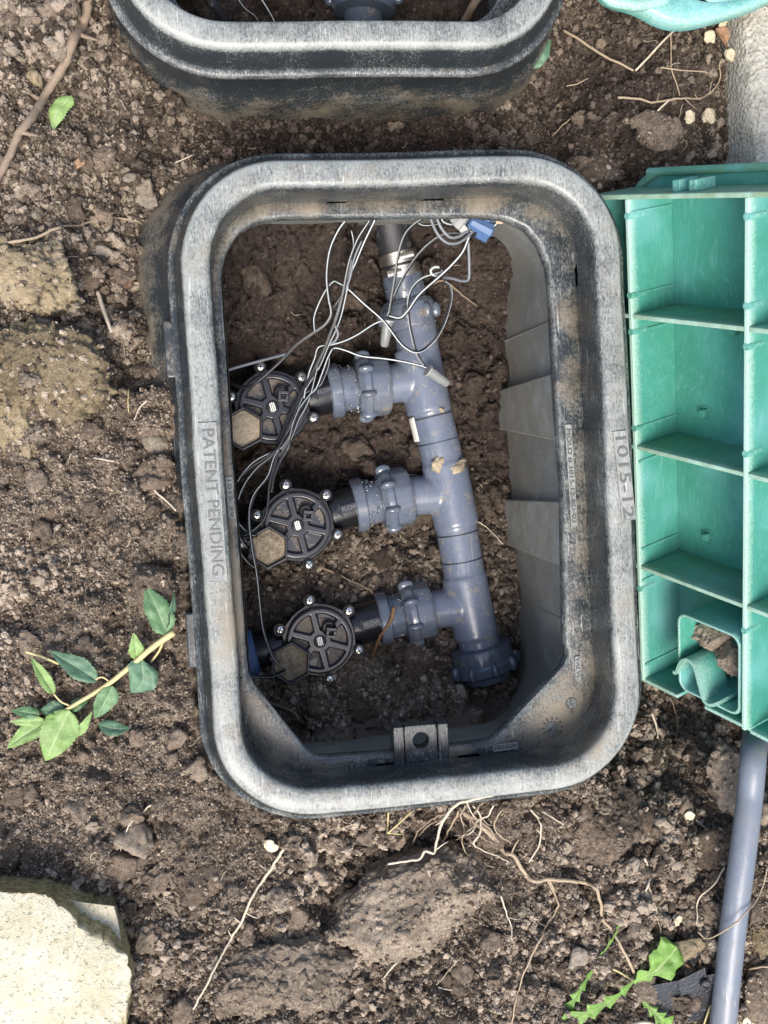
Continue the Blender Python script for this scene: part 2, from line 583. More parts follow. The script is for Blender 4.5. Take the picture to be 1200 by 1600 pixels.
def leaf_mat(name, base, back, vein, rough=.5):
    m, nt, b = mat(name)
    N = NT(nt)
    u, v = N.attr('lu'), N.attr('lv')           # lu: -1..1 across, lv: 0..1 along
    au = N.math('ABSOLUTE', u, 0)
    n = N.rng(N.math('ADD', N.math('MULTIPLY', N.noise(70, 4, .6), .65), N.math('MULTIPLY', N.noise(330, 4, .6), .35)), .34, .66)
    col = N.mix(n, tuple(c * .72 for c in base), tuple(c * 1.2 for c in back))
    blot = N.rng(N.noise(150, 3, .6), .64, .70, 0, .6)
    col = N.mix(blot, col, (.30, .24, .12))
    q = N.math('SUBTRACT', N.math('MULTIPLY', v, 8.0), N.math('MULTIPLY', au, 2.2))
    tri = N.math('ABSOLUTE', N.math('SUBTRACT', N.math('FRACT', q, 0), .5), 0)
    side = N.rng(tri, .06, .0, 0, .55)
    midv = N.rng(au, .09, .03, 0, .8)
    vf = N.math('MAXIMUM', side, midv)
    col = N.mix(vf, col, vein)
    dust = N.rng(N.noise(900, 3, .6), .60, .70, 0, .55)
    col = N.mix(dust, col, (.34, .31, .24))
    N.link(col, b.inputs['Base Color'])
    b.inputs['Roughness'].default_value = rough
    b.inputs['Subsurface Weight'].default_value = 0.0
    N.link(N.bump(N.math('ADD', N.math('MULTIPLY', vf, -.6), N.math('MULTIPLY', n, .6)), .0006, .7), b.inputs['Normal'])
    # leaves let light through
    tr = N.n('ShaderNodeBsdfTranslucent', inp={'Color': col})
    mx = N.n('ShaderNodeMixShader', inp={0: .25})
    out = nt.nodes['Material Output']
    N.link(b.outputs[0], mx.inputs[1]); N.link(tr.outputs[0], mx.inputs[2]); N.link(mx.outputs[0], out.inputs[0])
    return m


M_LEAF = leaf_mat('leaf_green', (.10, .22, .085), (.15, .28, .13), (.30, .40, .24))
M_LEAFP = leaf_mat('leaf_light', (.20, .34, .09), (.27, .42, .14), (.42, .52, .26))
M_LEAFD = leaf_mat('leaf_bluegreen', (.085, .185, .10), (.13, .25, .155), (.24, .36, .22))
M_LEAFV = leaf_mat('leaf_vivid', (.13, .28, .035), (.20, .38, .07), (.40, .52, .20))


def stone_mat():
    m, nt, b = mat('pale_sandstone')
    N = NT(nt)
    n1, n2, n3 = N.noise(30, 5, .6), N.noise(260, 4, .6), N.noise(900, 2, .5)
    top = N.ramp(n1, [(.35, (.40, .365, .25)), (.5, (.455, .425, .315)), (.65, (.50, .475, .375))])
    top = N.mix(N.rng(n2, .52, .66, 0, .45), top, (.57, .56, .48))
    top = N.mix(N.rng(N.noise(55, 4, .7), .66, .72, 0, .5), top, (.33, .32, .28))
    top = N.mix(N.rng(n3, .70, .74, 0, .6), top, (.25, .23, .2))
    side = N.ramp(n2, [(.35, (.17, .13, .055)), (.5, (.30, .24, .11)), (.65, (.42, .35, .18))])
    col = N.mix(N.attr('side'), top, side)
    N.link(col, b.inputs['Base Color'])
    b.inputs['Roughness'].default_value = .85
    pit = N.rng(N.noise(340, 3, .5), .60, .72, 0, 1)
    top2 = N.mix(N.math('MULTIPLY', pit, .3), top, (.30, .28, .21))
    N.link(N.mix(N.attr('side'), top2, side), b.inputs['Base Color'])
    N.link(N.bump(N.math('SUBTRACT', N.math('ADD', n2, N.math('MULTIPLY', n3, .6)), pit), .0013, .8), b.inputs['Normal'])
    return m


M_STONE = stone_mat()


def conc_mat():
    m, nt, b = mat('rough_concrete')
    N = NT(nt)
    n1, n2 = N.noise(70, 4, .6), N.noise(420, 4, .6)
    col = N.ramp(N.math('ADD', N.math('MULTIPLY', n1, .4), N.math('MULTIPLY', n2, .6)), [(.36, (.25, .238, .19)), (.5, (.42, .40, .335)), (.64, (.56, .535, .465))])
    N.link(col, b.inputs['Base Color'])
    b.inputs['Roughness'].default_value = .95
    vo = N.n('ShaderNodeTexVoronoi', inp={'Vector': N.pos(), 'Scale': 330.0}).outputs['Distance']
    N.link(N.bump(N.math('ADD', N.math('MULTIPLY', n2, .7), N.math('MULTIPLY', vo, .8)), .002, 1), b.inputs['Normal'])
    return m


M_CONC = conc_mat()

# ------------------------------------------------------------------ ground
BW, BL, BR = 0.297, 0.445, 0.062               # rim crest of a valve box: width, length, corner radius
_b2 = U(548, 51, 0)
BOX2 = np.array([_b2[0], _b2[1] + BL / 2])
PIT_IN, PIT_OUT = -0.010, 0.024


def sd_box(x, y, c):
    qx = np.abs(x - c[0]) - (BW / 2 - BR)
    qy = np.abs(y - c[1]) - (BL / 2 - BR)
    return np.hypot(np.maximum(qx, 0), np.maximum(qy, 0)) + np.minimum(np.maximum(qx, qy), 0) - BR


OUT_PTS = [(-100, 100, -.055), (60, 60, -.055), (60, 250, -.055), (150, 150, -.075), (190, 280, -.085), (215, 360, -.098), (60, 420, -.045), (60, 600, -.04), (190, 450, -.092), (210, 560, -.078),
           (235, 700, -.055), (130, 700, -.05), (250, 850, -.045), (130, 900, -.05), (265, 1000, -.04), (130, 1100, -.045), (270, 1180, -.038), (330, 1270, -.034), (150, 1280, -.04),
           (60, 1330, -.045), (450, 1330, -.038), (300, 1450, -.045), (600, 1300, -.045), (590, 1338, -.085), (640, 1318, -.09), (690, 1315, -.08), (560, 1360, -.07), (640, 1480, -.055), (760, 1270, -.04), (800, 1400, -.045), (450, 1560, -.04),
           (800, 1560, -.045), (900, 1250, -.045), (960, 1400, -.045), (1010, 1165, -.105), (1060, 1195, -.12), (1110, 1180, -.115), (1015, 1095, -.17), (1050, 1105, -.17), (1085, 1120, -.165), (1130, 1140, -.15), (1050, 1300, -.055), (1150, 1230, -.06), (1180, 1400, -.05), (1050, 1560, -.055),
           (1250, 1300, -.05), (1060, 700, -.19), (1060, 500, -.17), (1060, 950, -.175), (1150, 700, -.18), (1000, 900, -.16), (1000, 500, -.14), (960, 300, -.12), (1050, 290, -.10), (1150, 290, -.10), (200, 200, -.088), (250, 250, -.108), (330, 230, -.112),
           (450, 215, -.112), (600, 215, -.112), (750, 215, -.112), (850, 230, -.115), (880, 170, -.11), (920, 240, -.085), (960, 150, -.072), (1050, 130, -.065), (1110, 100, -.068), (1020, 210, -.072),
           (900, 60, -.10), (960, 60, -.085), (1120, 200, -.075), (1150, 400, -.12), (100, 20, -.055), (150, 60, -.075)]
PIT_PTS = [(370, 360, -.12), (420, 352, -.115), (520, 352, -.12), (560, 352, -.17), (590, 350, -.205), (625, 345, -.21), (610, 400, -.212), (650, 400, -.212), (655, 350, -.20), (700, 360, -.155), (770, 400, -.17), (370, 450, -.165), (430, 450, -.17), (500, 480, -.195), (560, 560, -.225),
           (550, 480, -.21), (740, 500, -.212), (760, 700, -.222), (690, 820, -.222), (640, 690, -.210), (570, 690, -.212), (500, 720, -.222), (560, 900, -.214), (400, 950, -.225), (650, 1040, -.188), (700, 1090, -.178),
           (620, 1120, -.142), (520, 1150, -.14), (720, 1150, -.145), (420, 1080, -.19), (800, 1000, -.222), (755, 1045, -.226), (705, 1035, -.218), (805, 1050, -.222), (750, 1075, -.205), (655, 985, -.217), (600, 990, -.218), (560, 1080, -.178), (460, 1110, -.17), (790, 1090, -.185), (390, 640, -.225), (380, 850, -.23)]


def shepard(pts, X, Y, p=3.4, zoff=0.0):
    num = np.zeros_like(X); den = np.zeros_like(X)
    for px, py, z in pts:
        q = U(px, py, z)
        w = 1.0 / (((X - q[0]) ** 2 + (Y - q[1]) ** 2) + 1.5e-4) ** (p / 2)
        num += w * z; den += w
    return num / den


def axis(a, b, step, far):
    fine = np.arange(a, b + step / 2, step)
    g = step * 1.35 ** np.arange(1, 40)
    out = np.cumsum(g); out = out[out < far]
    return np.concatenate([(a - out)[::-1], fine, b + out])


GX = axis(-0.40, 0.36, 0.00125, 12.0)
GY = axis(-0.50, 0.50, 0.00125, 12.0)
X, Y = np.meshgrid(GX, GY)
h_out = shepard(OUT_PTS, X, Y)
h_pit = shepard(PIT_PTS, X, Y)
h_pit2 = -0.20 + .02 * pn2(X * 22, Y * 22, 5)
sd1, sd2 = sd_box(X, Y, (0, 0)), sd_box(X, Y, BOX2)


def sstep(t):
    t = np.clip(t, 0, 1)
    return t * t * (3 - 2 * t)


t1 = sstep((sd1 - PIT_IN) / (PIT_OUT - PIT_IN))
t2 = sstep((sd2 - PIT_IN) / (PIT_OUT - PIT_IN))
inpit = np.minimum(t1, t2)                       # 0 in a pit, 1 outside
H = h_out * t1 + h_pit * (1 - t1)
H = H * t2 + h_pit2 * (1 - t2)
Hmacro = H.copy()
near = (np.abs(X) < .5) & (np.abs(Y) < .6)
amp = np.where(inpit > .5, 1.0, 1.15)
wx = X + .006 * pn2(X * 60, Y * 60, 41)
wy = Y + .006 * pn2(X * 60, Y * 60, 42)
lump = .0075 * pn2(X * 22, Y * 22, 1) + .0055 * (1 - np.abs(pn2(wx * 40, wy * 40, 2)) * 2.4) * .6 + .0034 * pn2(wx * 95, wy * 95, 3) + .0022 * (.5 - np.abs(pn2(wx * 170, wy * 170, 4))) + .0012 * pn2(X * 330, Y * 330, 6)
H += lump * amp
# cracks in the packed soil of the pit and beside the second box
crack = np.abs(pn2(wx * 48, wy * 48, 9)) + .25 * np.abs(pn2(wx * 130, wy * 130, 10))
smoothzone = np.exp(-(((X - U(980, 140, -.07)[0]) / .07) ** 2 + ((Y - U(980, 140, -.07)[1]) / .07) ** 2)) + (inpit < .5)
H -= .007 * np.clip(1 - crack / .07, 0, 1) * np.clip(smoothzone, 0, 1)
# rounded lumps pressed together: many overlapping crumbs in the surface itself
ix0, iy0 = np.searchsorted(GX, -0.40), np.searchsorted(GY, -0.50)
NB = 26000
bx, by = rng.uniform(-.37, .33, NB), rng.uniform(-.46, .46, NB)
br = .0016 * (rng.pareto(2.3, NB) + 1)
br = np.minimum(br, .0105)
order = np.argsort(-br)
nzx, nzy = pn2(X * 260, Y * 260, 21) * .45, pn2(X * 260, Y * 260, 22) * .45
base = H.copy()
for k in order:
    i, j, r = ix0 + int((bx[k] + .40) / .00125), iy0 + int((by[k] + .50) / .00125), br[k]
    dens = inpit[j, i]
    sz = min(1, smoothzone[j, i])
    if rng.random() < (.50 if sz > .5 else .12): continue
    w = int(r * 1.5 / .00125) + 1
    sl = (slice(j - w, j + w + 1), slice(i - w, i + w + 1))
    dx, dy = (X[sl] - bx[k]) / r, (Y[sl] - by[k]) / r
    a = rng.uniform(0, 3.14); e = rng.uniform(.75, 1.3)
    ca, sa = math.cos(a), math.sin(a)
    u_, v_ = (ca * dx + sa * dy) * e, (-sa * dx + ca * dy) / e
    d2 = (u_ + nzx[sl]) ** 2 + (v_ + nzy[sl]) ** 2
    top = base[j, i] + r * rng.uniform(-.25, .35)
    hh = np.where(d2 < 1, top + r * .95 * np.sqrt(np.clip(1 - d2, 0, 1)), -9)
    H[sl] = np.maximum(H[sl], np.maximum(hh, H[sl] * 0 - 9))
H += .0006 * pn2(X * 520, Y * 520, 23)


def hgt(x, y):
    i = np.clip(np.searchsorted(GX, x) - 1, 0, len(GX) - 2)
    j = np.clip(np.searchsorted(GY, y) - 1, 0, len(GY) - 2)
    tx, ty = (x - GX[i]) / (GX[i + 1] - GX[i]), (y - GY[j]) / (GY[j + 1] - GY[j])
    return (H[j, i] * (1 - tx) + H[j, i + 1] * tx) * (1 - ty) + (H[j + 1, i] * (1 - tx) + H[j + 1, i + 1] * tx) * ty


def G(px, py, dz=0.0, z0=-.05):
    """a point on the soil under pixel (px, py)"""
    z = z0
    for _ in range(8):
        q = U(px, py, z)
        z = .5 * z + .5 * float(hgt(q[0], q[1]))
    q = U(px, py, z)
    return np.array([q[0], q[1], float(hgt(q[0], q[1])) + dz])


ny, nx = X.shape
V = np.stack([X.ravel(), Y.ravel(), H.ravel()], 1).astype(np.float32)
idx = np.arange(ny * nx).reshape(ny, nx)
quads = np.stack([idx[:-1, :-1], idx[:-1, 1:], idx[1:, 1:], idx[1:, :-1]], -1).reshape(-1, 4)
me = bpy.data.meshes.new('ground')
me.vertices.add(len(V)); me.vertices.foreach_set('co', V.ravel())
me.loops.add(quads.size); me.loops.foreach_set('vertex_index', quads.ravel().astype(np.int32))
me.polygons.add(len(quads)); me.polygons.foreach_set('loop_start', (np.arange(len(quads)) * 4).astype(np.int32))
me.polygons.foreach_set('loop_total', np.full(len(quads), 4, np.int32))
me.polygons.foreach_set('use_smooth', np.ones(len(quads), bool))
me.materials.append(M_SOIL)
me.update(calc_edges=True)
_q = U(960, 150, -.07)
DAMP_SHADE = np.exp(-(((X - _q[0]) / .085) ** 2 + ((Y - _q[1]) / .075) ** 2)) * .9
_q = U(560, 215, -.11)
DAMP_SHADE = np.maximum(DAMP_SHADE, np.exp(-(((X - _q[0]) / .19) ** 2 + ((Y - _q[1]) / .034) ** 2)))  # trench between the boxes: cast shade painted into the soil tone
DAMP_SHADE = np.maximum(DAMP_SHADE, (1 - inpit) * np.clip(.62 + (Y + .03) * 5, .1, 1.25))  # pit soil darkens toward the far end, painted shade
DRY_LIT = np.clip(.30 + .75 * pn2(X * 8 + 2, Y * 8, 61) + .35 * pn2(X * 21, Y * 21, 62), 0, 1)
for (a_, b_, r_, v_) in ((140, 1200, .11, .75), (60, 760, .09, .5), (30, 660, .06, .6), (500, 1290, .06, .4), (1080, 1420, .08, .35), (250, 1480, .06, .3)):
    _q = U(a_, b_, -.05)
    DRY_LIT = DRY_LIT + v_ * np.exp(-(((X - _q[0]) / r_) ** 2 + ((Y - _q[1]) / r_) ** 2))
for (a_, b_, r_, v_) in ((180, 420, .09, .5), (900, 150, .12, .9), (560, 1070, .08, -1.0), (680, 1090, .06, -.9), (740, 1130, .04, -.8)):  # negative entries paint light onto the near pit floor
    _q = U(a_, b_, -.07)
    DRY_LIT = DRY_LIT - v_ * np.exp(-(((X - _q[0]) / r_) ** 2 + ((Y - _q[1]) / r_) ** 2))
DRY_LIT = np.clip(DRY_LIT, 0, 1)
at = me.attributes.new('dry', 'FLOAT', 'POINT'); at.data.foreach_set('value', DRY_LIT.ravel().astype(np.float32))
at = me.attributes.new('damp_shade', 'FLOAT', 'POINT'); at.data.foreach_set('value', DAMP_SHADE.ravel().astype(np.float32))
ground = bpy.data.objects.new('ground', me)
COL.objects.link(ground)
tag(ground, kind='structure')

# ------------------------------------------------------------------ valve boxes


def rr_loop(o, nc=14, step=.004, ext=0.0):
    """rounded rectangle offset by o from the rim crest; returns points and outward normals, counter-clockwise"""
    hx, hy = BW / 2 - BR, BL / 2 - BR
    P, Nn = [], []

    def arc(cx_, cy_, a0):
        for k in range(nc + 1):
            a = a0 + math.pi / 2 * k / nc
            P.append((cx_ + (BR + o) * math.cos(a), cy_ + (BR + o) * math.sin(a))); Nn.append((math.cos(a), math.sin(a)))

    def line(p, q, nrm):
        n = max(2, int(math.dist(p, q) / step))
        for k in range(1, n):
            P.append((p[0] + (q[0] - p[0]) * k / n, p[1] + (q[1] - p[1]) * k / n)); Nn.append(nrm)
    r = BR + o
    arc(hx, hy, 0); line((hx, hy + r), (-hx, hy + r), (0, 1))
    arc(-hx, hy, math.pi / 2); line((-hx - r, hy), (-hx - r, -hy), (-1, 0))
    arc(-hx, -hy, math.pi); line((-hx, -hy - r), (hx, -hy - r), (0, -1))
    arc(hx, -hy, 1.5 * math.pi); line((hx + r, -hy), (hx + r, hy), (1, 0))
    return np.array(P), np.array(Nn)


# base loop with a fixed number of points (straight runs do not change length with the offset)
_P0, _N0 = rr_loop(0)


SPOTS = []
for (a_, b_, r_, v_) in ((348, 960, .020, .5), (352, 1020, .014, .4), (335, 880, .012, .3), (372, 700, .016, .55), (376, 800, .016, .5), (380, 900, .018, .6), (384, 980, .016, .6), (366, 610, .012, .4), (410, 1130, .022, .45), (450, 1200, .018, .5), (520, 1215, .02, .35),
                         (872, 1135, .022, .55), (900, 1070, .014, .6), (905, 1000, .012, .5), (700, 1180, .014, .7), (735, 1176, .012, .6), (640, 1190, .010, .4), (580, 268, .022, .35), (460, 270, .016, .3), (800, 275, .016, .3), (400, 345, .014, .6), (366, 390, .016, .6), (500, 322, .012, .4), (620, 320, .014, .4),
                         (760, 322, .014, .5), (850, 400, .012, .4), (880, 480, .010, .5), (886, 600, .010, .5), (982, 930, .014, .3), (970, 560, .016, .3), (940, 1150, .02, .3), (250, 380, .03, .4), (900, 1150, .02, .5), (960, 1060, .012, .3)):
    _q = U(a_, b_, -.01)
    SPOTS.append((_q[0], _q[1], r_, v_))


def spot(P):
    t = np.zeros(len(P))
    for x_, y_, r_, v_ in SPOTS:
        t = t + v_ * .74 * np.exp(-((P[:, 0] - x_) ** 2 + (P[:, 1] - y_) ** 2) / r_ ** 2)
    return np.clip(t, 0, .75)


def sweep(mb, prof, closed=False, flare=None, skip=None, attrs=None, spots=False):
    n = len(_P0)
    v, f = [], []
    wob = np.array([mnoise.noise(Vector((p[0] * 14, p[1] * 14, .3))) for p in _P0]) * .0012
    A = {k: [] for k in (attrs or {})}
    for i, (o, z) in enumerate(prof):
        oo = o + (flare(z, _N0) if flare else 0) + wob
        q = _P0 + _N0 * np.reshape(oo, (-1, 1))
        v.append(np.column_stack([q, np.full(n, z)]))
        for k in A: A[k].append(np.full(n, attrs[k][i]) + (spot(q) if k == 'dirt' and spots else 0))
    for i in range(len(prof) - 1):
        for k in range(n):
            if skip and skip(i, (_P0[k] + _P0[(k + 1) % n]) / 2): continue
            k2 = (k + 1) % n
            f.append((i * n + k, (i + 1) * n + k, (i + 1) * n + k2, i * n + k2))
    mb.add(np.vstack(v), f, 0, **{k: np.concatenate(a) for k, a in A.items()})
    return mb


def ray_poly(poly, a):
    d = np.array([math.cos(a), math.sin(a)])
    best = None
    n = len(poly)
    for i in range(n):
        p, q = poly[i], poly[(i + 1) % n]
        e = q - p
        den = d[0] * e[1] - d[1] * e[0]
        if abs(den) < 1e-12: continue
        t = (p[0] * e[1] - p[1] * e[0]) / den
        s = (p[0] * d[1] - p[1] * d[0]) / den
        if t > 0 and -1e-9 <= s <= 1 + 1e-9 and (best is None or t > best): best = t
    return d * best


ZL = -0.046                                     # height of the lid ledge


def wpt(px, py, z):
    q = U(px, py, z)
    return np.array([q[0], q[1]])


_open_px = [(880, 760), (884, 1000), (888, 1025), (880, 1043), (783, 1145), (768, 1158), (740, 1163), (600, 1178), (510, 1184), (493, 1183), (478, 1172), (395, 1067), (388, 1050), (386, 1030), (362, 700), (348, 480), (345, 430),
            (352, 395), (372, 362), (402, 345), (440, 339), (600, 338), (740, 336), (790, 341), (822, 355), (843, 380), (857, 415), (862, 460), (870, 620)]
OPEN = np.array([wpt(a, b, ZL) for a, b in _open_px])[::-1]
OPEN = OPEN if np.cross(OPEN[1] - OPEN[0], OPEN[2] - OPEN[1]) > 0 else OPEN[::-1]


def text_obj(txt, size, loc, rotz, matl, parent, ext=.0004, name='lettering', z=0.0, up=None):
    cu = bpy.data.curves.new('t', 'FONT')
    cu.body = txt
    cu.size = size
    cu.extrude = ext
    cu.align_x = 'CENTER'
    cu.align_y = 'CENTER'
    cu.resolution_u = 3
    o = bpy.data.objects.new('t', cu)
    COL.objects.link(o)
    dg = bpy.context.evaluated_depsgraph_get()
    me_ = bpy.data.meshes.new_from_object(o.evaluated_get(dg))
    COL.objects.unlink(o)
    bpy.data.objects.remove(o)
    me_.name = name
    me_.materials.clear(); me_.materials.append(matl)
    q = bpy.data.objects.new(name, me_)
    COL.objects.link(q)
    q.parent = parent
    q.location = loc
    q.rotation_euler = (0, 0, rotz) if up is None else up
    return q


M_LETTER = plastic_mat('raised_letter', (.06, .066, .066), (.14, .15, .145), (.20, .175, .13), .5, .5)
M_LETTER2 = plastic_mat('raised_letter_worn', (.10, .107, .102), (.25, .262, .245), (.24, .205, .15), .5, .8)
M_PLATE = plastic_mat('name_plate', (.10, .108, .108), (.30, .315, .30), (.34, .30, .23), .5)


def valve_box(c, turn, label, detailed):
    root = empty('valve_box', (c[0], c[1], 0), (0, 0, turn))
    tag(root, label, 'valve box', 'black plastic valve boxes')
    # rim: inner face, rounded crest, outer shoulder, lip
    prof = [(-.0098, -.0475), (-.0098, -.0415), (-.0099, -.030), (-.0100, -.014), (-.0099, -.006), (-.0092, -.0028), (-.0078, -.0010), (-.0052, -.0003), (0, 0), (.0052, -.0004), (.0078, -.0013),
            (.0094, -.0032), (.0106, -.0065), (.0128, -.0115), (.0146, -.0165), (.0156, -.0215), (.0160, -.0232), (.0192, -.0240), (.0206, -.0254), (.0206, -.0288), (.0196, -.0302), (.0174, -.0306)]
    wear = [.35, .35, .32, .32, .42, .7, .85, .86, .86, .92, 1.15, .95, .28, .16, .12, .2, .3, .5, .58, .4, .1, 0]  # scuffs, plus a painted highlight streak at the crest's outer edge
    dirt = [.42, .3, .18, .12, .1, .15, .18, .20, .20, .18, .12, .03, 0, 0, 0, .1, .2, .18, .1, .1, .1, .1]
    if detailed:
        slots = [(wpt(525, 305, ZL), .0075, 1), (wpt(680, 305, ZL), .0095, 1), (wpt(600, 1205, ZL), .008, -1), (wpt(655, 1200, ZL), .009, -1), (wpt(730, 1190, ZL), .009, -1)]
        side = [(wpt(885, 432, ZL), .008)]

        def skip(i, p):
            if i != 0: return False
            for q, hw, s in slots:
                if abs(p[0] - q[0]) < hw and p[1] * s > .2: return True
            for q, hw in side:
                if abs(p[1] - q[1]) < hw and p[0] > .1: return True
            return False
    else:
        skip = None
    sweep(MB(), prof, skip=skip, attrs={'wear': wear, 'dirt': dirt}, spots=detailed).build('rim', M_BOX, root)
    # outer wall below the lip, a little flared
    prof = [(.0174, -.0300), (.0165, -.034), (.0170, -.048), (.0180, -.062), (.0200, -.066), (.0205, -.085), (.0245, -.13), (.030, -.20), (.036, -.30)]

    def fl(z, nn):
        return np.clip((-z - .034) / .07, 0, 1.4) * .036 * np.clip(-nn[:, 0] + .25 * np.clip(nn[:, 1], 0, 1), 0, 1) * (1 if detailed else .35)
    sweep(MB(), prof, flare=fl, attrs={'wear': [.1, .1, .12, .2, .35, .3, .25, .2, .2], 'dirt': [.0, .05, .22, .40, .52, .60, .66, .7, .7] if detailed else [.0, .0, .12, .30, .42, .5, .6, .6, .6]}).build('outer_wall', M_BOX, root)
    # inner wall under the ledge

    def fli(z, nn):
        e = np.clip(nn[:, 0], 0, 1)
        return np.clip((-z - .05) / .16, 0, 1) * .026 * (1 - e) - .004 * e
    prof = [(-.0180, -.052), (-.0190, -.07), (-.0195, -.11), (-.0195, -.16), (-.0190, -.22), (-.019, -.30)]
    sweep(MB(), prof[::-1], flare=fli, attrs={'wear': [.2, .3, .35, .4, .45, .45], 'dirt': [.75, .62, .5, .42, .36, .3]}).build('inner_wall', M_BOXIN, root)
    # ledge: from the inner wall of the rim to the opening
    NA = 420
    an = np.linspace(0, 2 * math.pi, NA, endpoint=False)
    op = OPEN if detailed else None
    outer = _P0 + _N0 * -.0098
    inner_poly = OPEN if detailed else (_P0 + _N0 * -.0235)
    a_out = np.array([ray_poly(outer, a) for a in an])
    a_in = np.array([ray_poly(inner_poly, a) for a in an])
    # keep the ledge at least a few millimetres wide
    w = np.linalg.norm(a_out, axis=1) - np.linalg.norm(a_in, axis=1)
    fix = np.maximum(0, .006 - w)
    a_in = a_in * (1 - fix / np.linalg.norm(a_in, axis=1))[:, None]
    rings = [(a_out * 1.012, ZL - .0016, .35, .55), (a_out * .985 + a_in * .015, ZL, .40, .42), (a_in * .55 + a_out * .45, ZL + .0002, .42, .40), (a_in + (a_out - a_in) * .16, ZL, .42, .22), (a_in + (a_out - a_in) * .06, ZL - .0004, .65, .05), (a_in, ZL - .0016, .65, .02),
             (a_in, ZL - .012, .35, .25), (a_in + (a_out - a_in) * .22, ZL - .0125, .1, .4), (a_in + (a_out - a_in) * .4, ZL - .006, 0, 0), (a_out * 1.012, ZL - .006, 0, 0)]
    mb = MB()
    v, f, wr, dr = [], [], [], []
    for q, z, ww, dd in rings:
        v.append(np.column_stack([q, np.full(NA, z)])); wr.append(np.full(NA, ww)); dr.append(np.full(NA, dd) + (spot(q) if detailed and z > ZL - .002 else 0))
    for i in range(len(rings) - 1):
        for k in range(NA):
            mid = v[i][k]
            if detailed and i == 0 and skip(0, mid): continue
            k2 = (k + 1) % NA
            f.append((i * NA + k, i * NA + k2, (i + 1) * NA + k2, (i + 1) * NA + k))
    mb.add(np.vstack(v), f, 0, wear=np.concatenate(wr), dirt=np.concatenate(dr))
    mb.build('ledge', M_BOX, root, sharp=50)
    if not detailed: return root
    # bolt tab with its hole, reaching into the opening
    tc = [wpt(a, b, ZL) for a, b in ((608, 1136), (693, 1129), (698, 1186), (616, 1196))]
    ex = (tc[1] - tc[0]); wt = np.linalg.norm(ex); ex /= wt
    ey = np.array([-ex[1], ex[0]])
    ht = np.linalg.norm(tc[0] - tc[3])
    Mt = np.array([[ex[0], ey[0], 0], [ex[1], ey[1], 0], [0, 0, 1]])
    o3 = np.array([*tc[3], ZL])
    mb = MB()
    hc, hr = np.array([wt * .50, ht * .60]), .0062
    x0, x1 = wt * .20, wt * .80
    ns = 32
    ring = [(hc[0] + hr * math.cos(2 * math.pi * k / ns), hc[1] + hr * math.sin(2 * math.pi * k / ns)) for k in range(ns)]

    def sq(k):
        a = 2 * math.pi * k / ns
        cx_, sy_ = math.cos(a), math.sin(a)
        t = min((x1 - hc[0]) / abs(cx_) if abs(cx_) > 1e-6 else 9, ((ht - hc[1]) if sy_ > 0 else hc[1]) / abs(sy_) if abs(sy_) > 1e-6 else 9)
        return (hc[0] + cx_ * t, hc[1] + sy_ * t)
    outr = [sq(k) for k in range(ns)]
    # corners exact
    vv, ff = [], []
    for zz in (.0022, -.010):
        vv += [o3 + Mt @ np.array([x, y, zz]) for x, y in ring] + [o3 + Mt @ np.array([x, y, zz]) for x, y in outr]
    for k in range(ns):
        k2 = (k + 1) % ns
        ff.append((k, ns + k, ns + k2, k2))
        ff.append((2 * ns + k, 2 * ns + k2, 3 * ns + k2, 3 * ns + k))
        ff.append((k2, 2 * ns + k2, 2 * ns + k, k))
        ff.append((ns + k, 3 * ns + k, 3 * ns + k2, ns + k2))
    mb.add(vv, ff, 0, wear=.42, dirt=.12)
    for xa, xb, zt in ((0, x0 - .0006, .0036), (x1 + .0006, wt, .0036)):
        obox(mb, o3 + Mt @ np.array([(xa + xb) / 2, ht / 2, zt - .010]), Mt, ((xb - xa) / 2, ht / 2, .010), wear=.45, dirt=.12)
    mb.build('bolt_tab', M_BOX, root, smooth=False, bevel=.0006)
    # raised knock-out panels on the inner east wall
    for (y0t, y1t, y0b, y1b) in ((582, 690, 610, 668), (784, 888, 782, 852)):
        xin = .1485 - .0235
        mb = MB()
        zt, zb = -.058, -.24
        pts = []
        for (xo) in (0, .012):
            for (yy, z) in ((y0t, zt), (y1t, zt), (y1b, zb), (y0b, zb)):
                q = U(868, yy, zt) if z == zt else U(785, yy, -.215)
                pts.append((xin - .0065 + xo + (.003 if z == zt else 0), q[1], z))
        mb.add(pts, BOXF, 0, wear=.55, dirt=.5)
        mb.build('knockout_panel', M_BOXIN, root, smooth=False, bevel=.0012)
    # a thin seam rib on the inner wall
    for py in (500, 975):
        q = U(868, py, -.06)
        mb = MB()
        obox(mb, (.1485 - .0225, q[1], -.15), np.eye(3), (.002, .0005, .095), wear=.4, dirt=.4)
        mb.build('wall_rib', M_BOXIN, root, smooth=False)
    # lugs on the outer west wall
    for (pxy, ln) in (((248, 548), .040), ((282, 1000), .040)):
        q = U(pxy[0], pxy[1], -.032)
        mb = MB()
        obox(mb, (-.1485 - .0218, q[1], -.034), np.eye(3), (.0038, ln / 2, .0085), wear=.35, dirt=.35)
        mb.build('wall_lug', M_BOX, root, smooth=False, bevel=.0012)
    # raised writing
    def plate(a, b, wpx, z, txt, size, flip=0, nm='name_plate', lm=M_LETTER, pm=M_PLATE, sx=1.0):
        p, q = U(*a, z), U(*b, z)
        L_ = np.linalg.norm(q - p); ang = math.atan2(q[1] - p[1], q[0] - p[0])
        hw = wpx * px2m(z) / 2
        mb = MB()
        obox(mb, (0, 0, 0), np.eye(3), (L_ / 2, hw, .0004), wear=.85, dirt=.3)
        pl = mb.build(nm, pm, root, smooth=False, bevel=.0003, loc=((p[0] + q[0]) / 2, (p[1] + q[1]) / 2, z + .0003), rot=(0, 0, ang))
        mb = MB()
